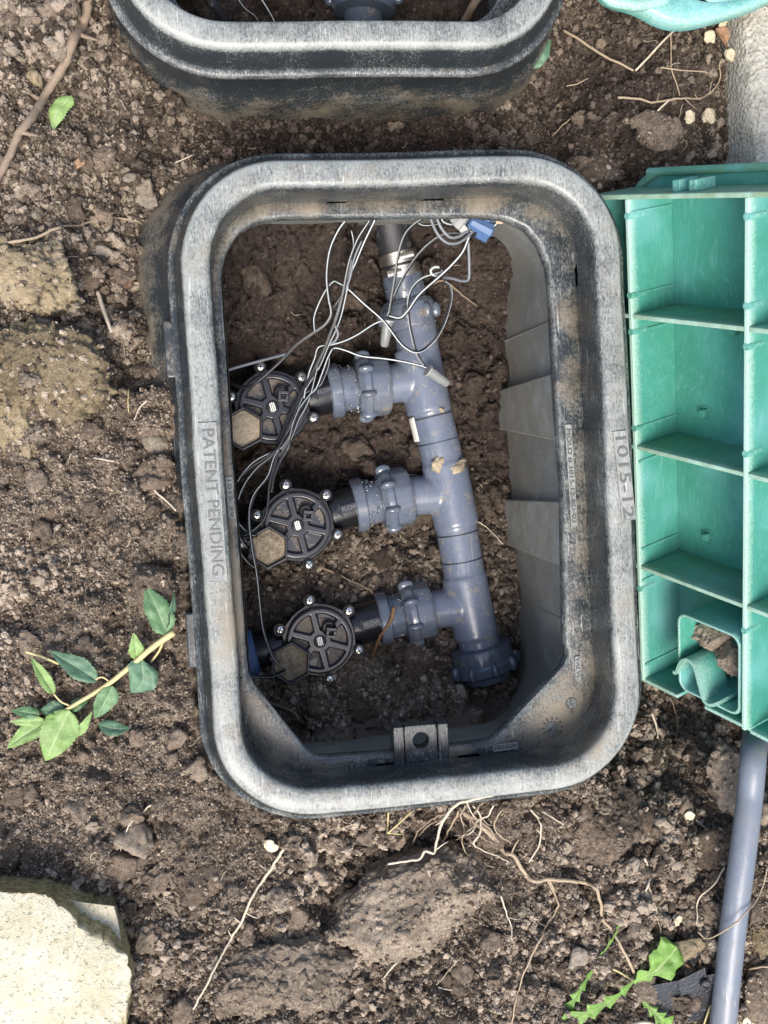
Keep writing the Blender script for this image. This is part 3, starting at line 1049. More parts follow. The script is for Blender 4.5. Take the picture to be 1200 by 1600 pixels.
        for sy in (-1, 1): obox(mb, (0, sy * hw, .0003), np.eye(3), (L_ / 2 + .0003, .0003, .0005), wear=1, dirt=.2)
        for s_ in (-1, 1): obox(mb, (s_ * L_ / 2, 0, .0003), np.eye(3), (.0003, hw - .0004, .00048), wear=1, dirt=.2)
        mb.build('plate_border', M_BOX, pl, smooth=False)
        t = text_obj(txt, size, (0, 0, .0006), math.pi * flip, lm, pl)
        t.scale = (sx, 1, 1)
        # stretch the words to the plate
        d = t.dimensions
        xs = [v_.co.x for v_ in t.data.vertices]
        wid = max(xs) - min(xs)
        t.scale = (L_ * .92 / wid, 1, 1)
        return pl
    plate((323, 661), (341, 909), 27, .0003, 'PATENT PENDING', .0118, lm=M_LETTER2)
    plate((968, 674), (982, 812), 22, .0003, '1015-12', .0118, lm=M_LETTER2)
    plate((887, 664), (897, 823), 9.5, ZL + .0006, 'MOLD # 1015-12-BD-03', .0048)
    plate((357.5, 746), (362.5, 808), 8.5, ZL + .0006, '1015 39', .0044)
    plate((771, 1169), (808, 1164), 10, ZL + .0006, 'HKNOM', .0050)
    plate((902, 1026), (903, 1062), 8, ZL + .0006, 'VALVE', .0044)
    for (pxy, r, nums, rot) in (((863, 1137), .0052, '6 7 8 9 10 11 12 1 2 3 4 5', 4.05), ((893, 1099), .0048, '01', 2.0)):
        q = U(*pxy, ZL + .0004)
        mb = MB()
        lathe(mb, (0, 0, -.0006), np.array([[0, 1, 0], [0, 0, 1], [1, 0, 0]], float), [(0, r), (.0007, r), (.0010, r * .94), (.0006, r * .88), (.0006, .0001)], 36, wear=.6, dirt=.15)
        dl = mb.build('date_dial', M_BOX, root, sharp=30, loc=q)
        mb = MB()
        Ra = np.array([[math.cos(rot), -math.sin(rot), 0], [math.sin(rot), math.cos(rot), 0], [0, 0, 1]])
        obox(mb, (0, 0, .0006), Ra, (r * .72, .00035, .0004), wear=.0, dirt=0)
        prism(mb, [(r * .8, 0), (r * .4, r * .22), (r * .4, -r * .22)], .0002, .0011, Ra)
        mb.build('dial_arrow', M_LETTER, dl, smooth=False)
        if len(nums) > 3:
            for k, s_ in enumerate(nums.split()):
                a = math.pi / 2 - k * math.pi / 6
                text_obj(s_, .0034, (math.cos(a) * r * 1.42, math.sin(a) * r * 1.42, .0004), a - math.pi / 2, M_LETTER, dl, .0003)
        else:
            text_obj(nums, .0036, (.0004, -r * 1.45, .0004), 0, M_LETTER, dl, .0003)
    return root


box1 = valve_box((0, 0), 0, 'open black plastic valve box in the middle with pipes and valves inside', True)
box2 = valve_box(BOX2, math.pi, 'second black valve box with glossy rim, cut off by the top edge of the photo', False)

# ------------------------------------------------------------------ concrete kerb, stone slab
mb = MB()
k0, k1 = U(1156, 20, -.035), U(1178, 250, -.035)
dv = (k1 - k0) / np.linalg.norm(k1 - k0)
nv = np.array([-dv[1], dv[0], 0])
if nv[0] < 0: nv = -nv
cols, rows = 60, 160
v, f = [], []
for i in range(rows):
    s = -.12 + .40 * i / (rows - 1)
    for j in range(cols):
        if j < 8:
            x, z = -.004 + .0006 * j, -.16 + .125 * j / 8
        elif j < 12:
            x, z = .001 + .0016 * (j - 8), -.034 + .0012 * (j - 8)
        else:
            x, z = .007 + .0024 * (j - 12), -.029
        p = k0 + dv * s + nv * x
        q = Vector((p[0] * 260, p[1] * 260, z * 200))
        n_ = mnoise.noise(q) * .0011 + mnoise.noise(q * 2.3) * .0007
        v.append((p[0] - nv[0] * n_ * (j < 12), p[1], z + n_ * 1.2))
for i in range(rows - 1):
    for j in range(cols - 1):
        f.append((i * cols + j, (i + 1) * cols + j, (i + 1) * cols + j + 1, i * cols + j + 1))
mb.add(v, f)
# back and foot so that it is a solid block
e0, e1 = k0 + dv * -.12 + nv * (.007 + .0024 * 47), k0 + dv * .28 + nv * (.007 + .0024 * 47)
obox(mb, ((k0 + dv * .08 + nv * .062) * [1, 1, 0] + [0, 0, -.10]), np.array([dv, nv, [0, 0, 1]]).T, (.198, .057, .066))
kerb = mb.build('concrete_kerb', M_CONC)
tag(kerb, 'rough pale grey concrete kerb beside the soil and the green lids', 'kerb', kind='thing')

slab = empty('stone_slab', U(90, 1500, -.03))
tag(slab, 'pale cream sandstone slab with a chipped corner lying on the soil', 'stone slab', kind='thing')
mb = MB()
zt = .004
top_px = [(-120, 1390), (0, 1394), (70, 1399), (100, 1420), (135, 1452), (165, 1476), (196, 1492), (203, 1525), (204, 1550), (199, 1575), (190, 1600), (170, 1650), (120, 1700), (-120, 1700)]
bot_px = [(-120, 1355), (0, 1361), (80, 1364), (110, 1366), (150, 1377), (178, 1388), (199, 1440), (209, 1500), (210, 1545), (207, 1575), (200, 1605), (184, 1650), (130, 1710), (-120, 1710)]


def ring_pts(px, z, jit):
    out = []
    n = len(px)
    for i in range(n):
        a, b = np.array(px[i], float), np.array(px[(i + 1) % n], float)
        for k in range(8):
            q = a + (b - a) * k / 8
            w_ = U(q[0], q[1], z)
            s = mnoise.noise(Vector((w_[0] * 120, w_[1] * 120, z * 300))) * jit
            out.append((w_[0] + s, w_[1] + s * .7, z + s * .4))
    return np.array(out)


R0, R1 = ring_pts(top_px, zt, .0024), ring_pts(bot_px, -.055, .003)
R0[:, :2] += rng.normal(0, .00035, (len(R0), 2))
R01 = R0 * .72 + R1 * .28 + np.array([[0, 0, .012]]) + rng.normal(0, .0006, R0.shape)
R02 = R0 * .35 + R1 * .65 + np.array([[0, 0, .005]]) + rng.normal(0, .0009, R0.shape)
n = len(R0)
cen = R0.mean(0)
Rin = cen + (R0 - cen) * .97
Rin[:, 2] = zt + .0007
v = np.vstack([R1, R02, R01, R0, Rin, [[cen[0], cen[1], zt + .0007]]])
f = []
for i in range(4):
    for k in range(n):
        f.append((i * n + k, (i + 1) * n + k, (i + 1) * n + (k + 1) % n, i * n + (k + 1) % n))
for k in range(n): f.append((4 * n + k, 5 * n, 4 * n + (k + 1) % n))
sd_ = np.concatenate([np.ones(n), np.ones(n), np.ones(n) * .95, np.ones(n) * .35, np.zeros(n), [0]])
f = [tuple(reversed(q)) for q in f]
sl = v - np.array(slab.location)
mb.add(sl, f, side=sd_)
mb.build('slab_body', M_STONE, slab, sharp=45)
# the lower facet left where the corner has split off
mb = MB()
ch = [(92, 1402), (130, 1410), (178, 1416), (184, 1440), (192, 1486), (166, 1474), (136, 1450)]
chw = [U(a, b, -.012) for a, b in ch]
cc = np.mean(chw, 0)
v = [p + np.array([0, 0, mnoise.noise(Vector(p * 200)) * .001]) for p in chw] + [cc + np.array([0, 0, .0012])] + [U(a + 5, b - 2, -.055) for a, b in ch]
nn_ = len(chw)
f = [(i, nn_, (i + 1) % nn_) for i in range(nn_)] + [(i, (i + 1) % nn_, nn_ + 1 + (i + 1) % nn_, nn_ + 1 + i) for i in range(nn_)]
mb.add(np.array(v) - np.array(slab.location), f, side=np.array([.25] * nn_ + [.08] + [1] * nn_))
mb.build('chipped_corner', M_STONE, slab, smooth=False)

# ------------------------------------------------------------------ green lids
LS = 1.12
lp = np.array([.13361, .19848, .07463])
LID_O = _C + LS * (lp - _C)
LID_M = np.array(Euler((.65924, -1.10009, -.49871), 'XYZ').to_matrix())
SU, SV, LD, U0, U4 = .094 * LS, .09613 * LS, .04117 * LS, .01674 * LS, .37749 * LS
lid = empty('green_lid', LID_O, (.65924, -1.10009, -.49871))
tag(lid, 'green plastic lid standing on edge beside the box with its ribbed underside showing', 'box lid', 'green valve box lids')
XL, XR = -.036, 2 * SV + .03
I3 = np.eye(3)


def gridplate(mb, o, eu, ev, nu, nv, th, en, fn=None, wear_edge=0, **at):
    """a plate o + u*eu + v*ev, thickness th along en, slightly uneven"""
    o, eu, ev, en = map(np.asarray, (o, eu, ev, en))
    V_, W_ = [], []
    for s in (0, 1):
        for i in range(nu + 1):
            for j in range(nv + 1):
                p = o + eu * i / nu + ev * j / nv + en * th * s
                V_.append(p)
                W_.append(at.get('wear', 0.0) + (wear_edge if j == nv else 0))
    m_ = (nu + 1) * (nv + 1)
    F_ = []
    for i in range(nu):
        for j in range(nv):
            a = i * (nv + 1) + j
            b, c, d = a + 1, a + nv + 2, a + nv + 1
            F_.append((a, b, c, d)); F_.append((m_ + a, m_ + d, m_ + c, m_ + b))
    for i in range(nu):
        for j in (0, nv):
            a, d = i * (nv + 1) + j, (i + 1) * (nv + 1) + j
            F_.append((a, d, m_ + d, m_ + a) if j == 0 else (d, a, m_ + a, m_ + d))
    for j in range(nv):
        for i in (0, nu):
            a, b = i * (nv + 1) + j, i * (nv + 1) + j + 1
            F_.append((b, a, m_ + a, m_ + b) if i == 0 else (a, b, m_ + b, m_ + a))
    mb.add(V_, F_, 0, wear=np.array(W_), dirt=at.get('dirt', 0.0))
    return mb


RT = .0034
# back plate with rounded corners and a rolled edge
FX0, FX1, FY0, FY1 = XL - .010, XR + .012, -U4 - .014, -U0 + .016


def rrect(x0, y0, x1, y1, r, n=8):
    P = []
    for cx_, cy_, a0 in ((x1 - r, y1 - r, 0), (x0 + r, y1 - r, 90), (x0 + r, y0 + r, 180), (x1 - r, y0 + r, 270)):
        for k in range(n + 1):
            a = math.radians(a0 + 90 * k / n)
            P.append((cx_ + r * math.cos(a), cy_ + r * math.sin(a)))
    return P


mb = MB()
# (built around the latch opening: strips so that the hole stays open)
LX0, LX1 = .62 * SV, .94 * SV
LY0, LY1 = -U4 + .034, -U4 + .060
ox, ix_ = rrect(FX0, FY0, FX1, FY1, .035), None
FXN = XL - .012
_nw = [(FXN + .045 * (1 - math.cos(a)), FY1 - .045 * (1 - math.sin(a))) for a in np.linspace(0, math.pi / 2, 10)]
prism(mb, [(FX0, LY1), (FX1, LY1), (FX1, FY1)] + _nw[::-1] + [(FXN, -1.3 * SU), (FX0, -1.6 * SU)], -LD - .004, -LD, wear=.05, dirt=.15)
prism(mb, [(FX0, LY0), (LX0, LY0), (LX0, LY1), (FX0, LY1)], -LD - .004, -LD, wear=.05, dirt=.05)
prism(mb, [(LX1, LY0), (FX1, LY0), (FX1, LY1), (LX1, LY1)], -LD - .004, -LD, wear=.05, dirt=.05)
prism(mb, [(FX0, FY0), (FX1, FY0), (FX1, LY0), (FX0, LY0)], -LD - .004, -LD, wear=.05, dirt=.1)
mb.build('top_plate', M_LID, lid, smooth=False)
# lengthwise ribs
for j, x in ((0, 0.0), (1, SV), (2, 2 * SV)):
    mb = MB()
    gridplate(mb, (x - RT / 2, -U4 - .001, -LD), (0, U4 - U0 + .001, 0), (0, 0, LD + .0004), 24, 4, RT, (1, 0, 0), wear=.06, wear_edge=1.0)
    rib = mb.build('rib', M_LID, lid, smooth=False, bevel=.0006)
    # ejector bosses along the edge
    for yy in (-U0 - .012, -SU + .016, -SU - .012, -2 * SU + .016, -3 * SU - .02):
        mb = MB()
        lathe(mb, (x, yy, -LD * .35), np.array([[0, 1, 0], [0, 0, 1], [1, 0, 0]], float), [(0, .0026), (LD * .35 - .001, .0030), (LD * .35 + .0006, .0026), (LD * .35 + .0007, .0005)], 14, wear=.45)
        mb.build('boss', M_LID, rib, sharp=40)
# cross ribs (butted between the lengthwise ones)
for i in (1, 2, 3):
    for a, b in ((XL + .002, -RT / 2 - .0001), (RT / 2 + .0001, SV - RT / 2 - .0001), (SV + RT / 2 + .0001, 2 * SV - RT / 2 - .0001), (2 * SV + RT / 2 + .0001, XR - .002)):
        mb = MB()
        gridplate(mb, (a, -i * SU - RT / 2, -LD), (b - a, 0, 0), (0, 0, LD - .0002), 10, 4, RT, (0, 1, 0), wear=.06, wear_edge=1.0, dirt=.66)
        mb.build('cross_rib', M_LID, lid, smooth=False, bevel=.0006)
# skirt: north and south walls, ends
mb = MB()
gridplate(mb, (XL - .004, -U0, -LD), (XR - XL + .012, 0, 0), (0, 0, LD + .0006), 30, 5, .0036, (0, 1, 0), wear=.12, wear_edge=1.0, dirt=.85)
sk = mb.build('skirt', M_LID, lid, smooth=False, bevel=.0007)
mb = MB()
obox(mb, (.36 * SV, -U0 + .0075, -LD * .42), I3, (.0035, .0042, .010), wear=.45)
obox(mb, (.50 * SV, -U0 + .0075, -LD * .42), I3, (.0035, .0040, .010), wear=.5)
obox(mb, (.43 * SV, -U0 + .0060, -LD * .52), I3, (.0048, .0024, .007), wear=.4)
mb.build('clip', M_LID, sk, smooth=False, bevel=.0008)
mb = MB()
gridplate(mb, (XL - .004, -U4 + .0, -LD), (.0036, 0, 0), (0, 0, LD * .96), 1, 4, U4 - U0 - .001, (0, 1, 0), wear=.1, wear_edge=.3)
mb.build('side_skirt', M_LID, lid, smooth=False, bevel=.0006)
mb = MB()
gridplate(mb, (XR, -U4 + .0, -LD), (.0036, 0, 0), (0, 0, LD), 1, 4, U4 - U0 - .001, (0, 1, 0), wear=.1, wear_edge=.3)
mb.build('side_skirt', M_LID, lid, smooth=False, bevel=.0006)
# south wall in stepped lengths with the notch for the latch
for (a, b, dy, hh) in ((XL + .0, .36 * SV, 0, LD * .98), (.56 * SV, .985 * SV, -.004, LD * .80), (1.02 * SV, XR, -.002, LD * .9)):
    mb = MB()
    gridplate(mb, (a, -U4 + dy - RT, -LD), (b - a, 0, 0), (0, 0, hh), 10, 4, RT, (0, 1, 0), wear=.1, wear_edge=.75, dirt=.3)
    mb.build('skirt', M_LID, lid, smooth=False, bevel=.0007)
# north flange rim (rolled edge of the plate)
mb = MB()
_ed = [(FX1 - .02, FY1 - .0015)] + [(x_ + .0015, y_ - .0015) for x_, y_ in _nw[::-1]] + [(FXN + .0015, -.9 * SU)]
_pp = spline(np.array([(x_, y_, -LD + .001) for x_, y_ in _ed]), 3)
tube(mb, _pp, .0034, 8, wear=.3, dirt=.6)
mb.build('plate_edge', M_LID, lid, smooth=False, bevel=.0008)
# hex bosses on the plate
for (bx_, by_) in ((.30 * SV, -1.78 * SU), (.32 * SV, -2.78 * SU), (.58 * SV, -1.12 * SU), (1.5 * SV, -1.7 * SU)):
    mb = MB()
    Mz = np.array([[0, 1, 0], [0, 0, 1], [1, 0, 0]], float)
    lathe(mb, (bx_, by_, -LD), Mz, [(0, .0056), (.0012, .0056), (.0014, .005), (.0006, .0046), (.0006, .0038)], 24, wear=.3, caps=False)
    lathe(mb, (bx_, by_, -LD), Mz, [(0, .0037), (.005, .0034), (.0056, .0028)], 6, wear=.25)
    mb.build('hex_boss', M_LID, lid, smooth=False)
# corner strips where the ribs meet the plate (thick fillets seen in each cell)
for i in range(4):
    y0_, y1_ = -(i + 1) * SU + RT, -i * SU - RT
    if i == 0: y1_ = -U0 - .001
    if i == 3: y0_ = -U4 + .001
    for zz in (.35, .62):
        mb = MB()
        obox(mb, (RT / 2 + .0006, y0_ + .013 if zz < .5 else y1_ - .009, -LD * .5), I3, (.0006, .0012, LD * .47), wear=.35)
        mb.build('guide_strip', M_LID, lid, smooth=False, bevel=.0004)
# latch pocket: a rounded frame round the opening and a curved finger hook
mb = MB()
pk = rrect(.36 * SV, -U4 + .006, .955 * SV, -U4 + .079, .010, 6)
pin = rrect(.36 * SV + .003, -U4 + .009, .955 * SV - .003, -U4 + .076, .0075, 6)
n = len(pk)
zt_ = -.002
v = [(x, y, -LD) for x, y in pk] + [(x, y, zt_ - .0012) for x, y in pk] + [(x + (a - x) * .3, y + (b - y) * .3, zt_) for (x, y), (a, b) in zip(pk, pin)] + [(x + (a - x) * .75, y + (b - y) * .75, zt_) for (x, y), (a, b) in zip(pk, pin)] + [(x, y, zt_ - .001) for x, y in pin] + [(x, y, -LD) for x, y in pin]
f = []
for i in range(5):
    for k in range(n):
        if 17 <= k % n <= 19 and False: continue
        k2 = (k + 1) % n
        f.append((i * n + k, i * n + k2, (i + 1) * n + k2, (i + 1) * n + k))
mb.add(v, f, wear=np.array([.05] * n + [.4] * n + [.8] * n + [.8] * n + [.3] * n + [.05] * n))
latch = mb.build('latch_pocket', M_LID, lid, sharp=50)
mb = MB()
# S-shaped hook: a strip swept along y
hk = spline(np.array([(.12 * SV + .80 * a_ / SV * SV, .004 + .85 * b_, 0) for a_, b_, _c in [(.27 * SV, .021, 0), (.31 * SV, .022, 0), (.37 * SV, .036, 0), (.46 * SV, .042, 0), (.54 * SV, .036, 0), (.60 * SV, .018, 0), (.65 * SV, .005, 0), (.73 * SV, .004, 0), (.83 * SV, .011, 0)]]), 4)
cur = [(p[0], -U4 + p[1]) for p in hk]
v, f = [], []
for k, (x, y) in enumerate(cur):
    a, b = cur[max(0, k - 1)], cur[min(len(cur) - 1, k + 1)]
    tx, ty = b[0] - a[0], b[1] - a[1]
    l_ = math.hypot(tx, ty); nx_, ny_ = -ty / l_ * .0014, tx / l_ * .0014
    for z in (.0012, -LD * .62):
        v.append((x + nx_, y + ny_, z)); v.append((x - nx_, y - ny_, z))
for k in range(len(cur) - 1):
    a, b = 4 * k, 4 * (k + 1)
    f += [(a, a + 1, b + 1, b), (a + 2, b + 2, b + 3, a + 3), (a, b, b + 2, a + 2), (a + 1, a + 3, b + 3, b + 1)]
f += [(0, 2, 3, 1), (4 * (len(cur) - 1), 4 * (len(cur) - 1) + 1, 4 * (len(cur) - 1) + 3, 4 * (len(cur) - 1) + 2)]
mb.add(v, f, wear=np.array([.75, .75, .1, .1] * len(cur)), dirt=.1)
mb.build('latch_hook', M_LID, latch, smooth=True, sharp=40)
mb = MB()
clod_mesh(mb, (.50 * SV, -U4 + .052, -LD * .55), (.019, .012, .012), 4, 91, .45, .2, .4, facet=.4)
clod_mesh(mb, (.72 * SV, -U4 + .040, -LD * .5), (.016, .012, .010), 4, 92, .45, .2, -.3, facet=.4)
dbr = mb.build('debris_clump', M_PALE, None, smooth=False)
dbr.matrix_world = Matrix.Translation(LID_O) @ Matrix(LID_M.tolist()).to_4x4()
tag(dbr, 'dry grey clump of debris caught in the latch pocket of the standing green lid', 'debris')

# second green lid at the upper right corner, its face up and dusty
l2 = empty('green_lid', U(1080, -40, .0))
tag(l2, 'dusty green lid lying face up at the upper right corner, mostly out of frame', 'box lid', 'green valve box lids')
edge_px = [(925, -60), (930, -20), (943, 0), (962, 10), (985, 16), (1004, 24), (1022, 34), (1044, 42), (1066, 44), (1090, 41), (1130, 31), (1165, 20), (1192, 9), (1225, -8), (1260, -40), (1255, -170), (930, -170)]
base2 = np.array(l2.location)


def smooth_poly(px, n=6):
    P = np.array(px + [px[0]], float)
    return spline(P, n)[:-1]


ep = smooth_poly(edge_px, 5)
mb = MB()
zb = .004
o_ = np.array([U(a, b, -.006) for a, b in ep]); n = len(o_)
cen = o_.mean(0)


def inset(P, d):
    c = P.mean(0)
    q = P - c
    return c + q * (1 - d / np.linalg.norm(q, axis=1))[:, None]


rings = [(o_ * 1.0, -.012, .2), (o_, -.004, .8), (inset(o_, .002), .0, .9), (inset(o_, .004), .001, .7), (inset(o_, .010), .0012, .45), (inset(o_, .018), .0005, .4), (inset(o_, .020), -.0006, .7), (inset(o_, .06), .0, .4)]
v, f, w_ = [], [], []
for q, z, ww in rings:
    v.append(np.column_stack([q[:, :2], np.full(n, z)])); w_.append(np.full(n, ww))
for i in range(len(rings) - 1):
    for k in range(n):
        f.append((i * n + k, (i + 1) * n + k, (i + 1) * n + (k + 1) % n, i * n + (k + 1) % n))
f.append(tuple(range((len(rings) - 1) * n, len(rings) * n)))
f = [tuple(reversed(q)) for q in f]
mb.add(np.vstack(v) - base2, f, wear=np.concatenate(w_) * .5 + .30, dirt=.22)
mb.build('top_plate', M_LID, l2, sharp=60)
mb = MB()
lp2 = [U(a, b, .0) for a, b in ((935, -30), (950, -2), (975, 6), (1000, 8), (1030, 2), (1050, -15))]
tube(mb, spline([p - base2 for p in lp2], 8), .0042, 10, wear=.8, dirt=.1)
mb.build('lid_handle', M_LID, l2)

# ------------------------------------------------------------------ pipe manifold
ZM = -0.194
mani = empty('pipe_manifold', U(700, 780, ZM))
tag(mani, 'grey plastic manifold pipe with three branches inside the valve box', 'pipe manifold')
mo = np.array(mani.location)
A0, A1, A2, A3 = U(644, 470, ZM + .003), U(660, 592, ZM), U(703, 770, ZM), U(734, 945, ZM)
AE = U(754, 1026, ZM - .001)
B1, B2, B3 = U(585, 604, ZM), U(622, 777, ZM), U(652, 956, ZM)
RP = .0192
mb = MB()
tube(mb, spline([p - mo for p in (A0, U(651, 530, ZM + .002), A1, U(682, 680, ZM), A2, U(719, 860, ZM), A3, AE)], 10), RP, 28)
for a, b in ((A1, B1), (A2, B2), (A3, B3)):
    tube(mb, [a - mo, a * .5 + b * .5 - mo, b - mo], RP * .93, 28)
for c_, d_ in ((A1, A2), (A2, A3), (A3, AE)):
    pass
for a in (A1, A2, A3):
    d = (A3 - A1) / np.linalg.norm(A3 - A1)
    tube(mb, [a - d * .028 - mo, a - mo, a + d * .03 - mo], RP * 1.085, 28)
body = mb.build('pipe_body', M_PVC, mani)
rm = body.modifiers.new('remesh', 'REMESH'); rm.mode = 'VOXEL'; rm.voxel_size = .0011; rm.use_smooth_shade = True
smo = body.modifiers.new('smooth', 'SMOOTH'); smo.factor = .5; smo.iterations = 14
# joint lines where the fittings slip over the pipe
for (a, b, t, r) in ((A1, A2, .33, RP * 1.075), (A1, A2, .55, RP * 1.03), (A2, A3, .36, RP * 1.05), (A2, A3, .60, RP * 1.05)):
    p = a + (b - a) * t
    Mx, _ = frame(a, b)
    mb = MB()
    lathe(mb, p - mo, Mx, [(-.0004, r * .97), (-.0003, r * 1.002), (.0003, r * 1.002), (.0004, r * .97)], 40, caps=False)
    mb.build('joint_line', M_JOINT, mani)


def union(p0, p1, rn, prof, lugs, zlug, parent, nm='union_nut', m_=None, ridges=10):
    Mx, L_ = frame(p0, p1)

    def mod(a, t):
        return 1 + .018 * (math.cos(a * ridges) > .55)
    mb = MB()
    lathe(mb, p0 - mo, Mx, [(t * L_, r * rn) for t, r in prof], 80, mod, wear=.1)
    nut = mb.build(nm, m_ or M_PVC2, parent, sharp=35)
    lm = MB()
    V_, F_ = ico(2)
    lm.add(V_ * np.array([.0074, .0034, .0052]), F_)
    first = None
    for k in range(lugs):
        a = 2 * math.pi * (k + .35) / lugs
        pos = p0 - mo + Mx @ np.array([zlug * L_, rn * 1.04 * math.cos(a), rn * 1.04 * math.sin(a)])
        if first is None:
            o = lm.build('lug', m_ or M_PVC2, nut); first = o
        else:
            o = first.copy(); COL.objects.link(o); o.parent = nut
        y_ = Mx @ np.array([0, -math.sin(a), math.cos(a)]); x_ = Mx[:, 0]; n__ = np.cross(x_, y_)
        o.matrix_local = Matrix.Translation(pos) @ Matrix(np.array([x_, y_, n__]).T.tolist()).to_4x4()
    return nut, Mx


NUT = [(0, .80), (.04, .93), (.10, .96), (.16, 1.04), (.22, 1.06), (.36, 1.06), (.42, .99), (.84, .97), (.93, .95), (.98, .90), (1, .78)]
COLLAR = [(0, .93), (.03, 1.0), (.42, 1.0), (.45, .96), (.46, .84), (.97, .82), (1, .78)]
U_PX = [((607, 601), (556, 606), (556, 605), (513, 612)), ((641, 773), (592, 783), (592, 783), (552, 791)), ((674, 951), (628, 961), (628, 961), (590, 968))]
DROPS = []
for n0, n1, c0, c1 in U_PX:
    p0, p1 = U(*n1, ZM), U(*n0, ZM)
    nut, Mx = union(p0, p1, .0272, NUT, 8, .26, mani)
    DROPS.append((p0, p1, .0256))
    # hexagonal collar and neck between nut and valve
    q0, q1 = U(*c1, ZM), U(*c0, ZM)
    Mx, L_ = frame(q0, q1)
    mb = MB()
    lathe(mb, q0 - mo, Mx, [(0, .0225), (.0012, .0240), (L_ * .40, .0240), (L_ * .43, .0235), (L_ * .44, .0200), (L_ * .95, .0196), (L_, .019)], 48, lambda a, t: 1 + .02 * (math.cos(a * 8) > 0) * (t < L_ * .43))
    mb.build('threaded_collar', M_PVC2, mani, sharp=35)
    DROPS.append((q0, q1, .0222))
# upper union and adapter
p0, p1 = U(634, 468, ZM + .004), U(643, 515, ZM + .003)
union(p0, p1, .0232, NUT, 8, .5, mani)
DROPS.append((p0, p1, .0236))
q0, q1 = U(628, 428, ZM + .006), U(636, 474, ZM + .004)
Mx, L_ = frame(q0, q1)
mb = MB()
lathe(mb, q0 - mo, Mx, [(0, .0165), (.001, .0180), (L_ * .75, .0180), (L_ * .8, .0175), (L_, .0175)], 40)
mb.build('adapter', M_PVC2, mani, sharp=35)
DROPS.append((q0, q1, .018))
# lower end cap
dE = (AE - A3) / np.linalg.norm(AE - A3)
p0 = AE - dE * .004
union(p0 + dE * .026, p0 - dE * .008, .0285, [(0, .72), (.02, .76), (.20, .77), (.22, .95), (.28, 1.03), (.50, 1.06), (.56, 1.0), (.90, 1.0), (.97, .97), (1, .78)], 9, .42, mani, 'end_cap', M_CAP)
# white sticker on the pipe side
d12 = (A2 - A1) / np.linalg.norm(A2 - A1)
p = A1 + (A2 - A1) * .40
Mx, _ = frame(A1, A2)
mb = MB()
v, f = [], []
for i in range(9):
    for j in range(5):
        a = math.radians(30 - 35 * j / 4)
        v.append(p - mo + Mx @ np.array([-.011 + .022 * i / 8, -(RP * 1.095) * math.cos(a), (RP * 1.095) * math.sin(a)]))
for i in range(8):
    for j in range(4): f.append((i * 5 + j, i * 5 + j + 1, (i + 1) * 5 + j + 1, (i + 1) * 5 + j))
mb.add(v, f)
stk = mb.build('sticker', M_WHITE, mani)
so = stk.modifiers.new('solid', 'SOLIDIFY'); so.thickness = .0004
# mud stuck to the pipe
mb = MB()
for (px_, py_, rx, ry, sd) in ((683, 727, .0075, .006, 1), (714, 733, .006, .010, 2), (720, 965, .007, .004, 3), (712, 978, .005, .006, 4), (728, 957, .006, .004, 5), (690, 640, .003, .002, 6)):
    q = U(px_, py_, ZM + RP * 1.0)
    # settle on the cylinder
    ax = A1 + d12 * ((q - A1) @ d12)
    r_ = q - ax
    r_ = r_ / max(np.linalg.norm(r_), 1e-6)
    clod_mesh(mb, ax + r_ * RP * 1.02 - mo, (rx, ry, .0028), 3, 300 + sd, .6, .35, sd)
mb.build('mud_smear', M_MUD, mani)
# water drops on the fittings
mb = MB()
V_, F_ = ico(2)
for (a, b, r_) in DROPS:
    Mx, L_ = frame(a, b)
    for k in range(46):
        t = random.uniform(.02, .98) * L_
        an_ = random.uniform(.15, math.pi - .15)
        s = .0005 + .0016 * random.random() ** 2.5
        p = a + Mx @ np.array([t, r_ * .97 * math.cos(an_), r_ * .97 * math.sin(an_)])
        mb.add(V_ * np.array([s, s, s * .8]) + p - mo, F_)
dr = mb.build('water_drops', M_WATER, mani)
tag(dr, kind='stuff')

# black supply pipe and clamps
pp = empty('supply_pipe', U(610, 380, -.185))
tag(pp, 'black polyethylene pipe coming in under the far rim to the manifold', 'pipe')
mb = MB()
po = np.array(pp.location)
path = spline([p - po for p in (U(600, 250, -.165), U(607, 330, -.176), U(616, 380, -.184), U(627, 432, ZM + .006))], 10)
tube(mb, path, .0158, 28)
mb.build('pipe_wall', M_POLY, pp)
for (py_, lab) in ((403, 'upper steel hose clamp round the black pipe by the far rim'), (424, 'lower steel hose clamp next to the grey adapter')):
    px_ = 616 + (py_ - 380) * .25
    q = U(px_, py_, -.187)
    t = empty('hose_clamp', q)
    tag(t, lab, 'hose clamp', 'steel hose clamps')
    Mx, _ = frame(U(612, 370, -.184), U(627, 432, -.188))
    mb = MB()
    lathe(mb, (0, 0, 0), Mx, [(-.0050, .0163), (-.0048, .0174), (.0048, .0174), (.0050, .0163)], 40, caps=False)
    mb.build('band', M_CLAMP, t, sharp=30)
    mb = MB()
    lathe(mb, Mx @ np.array([0, -.010 if py_ > 410 else .004, .0165]), np.array([Mx[:, 1], Mx[:, 2], Mx[:, 0]]).T, [(-.007, .002), (-.0066, .0034), (.0066, .0034), (.007, .002)], 8)
    mb.build('clamp_screw', M_STEEL, t, smooth=False)

# ------------------------------------------------------------------ valves
RB = .0292


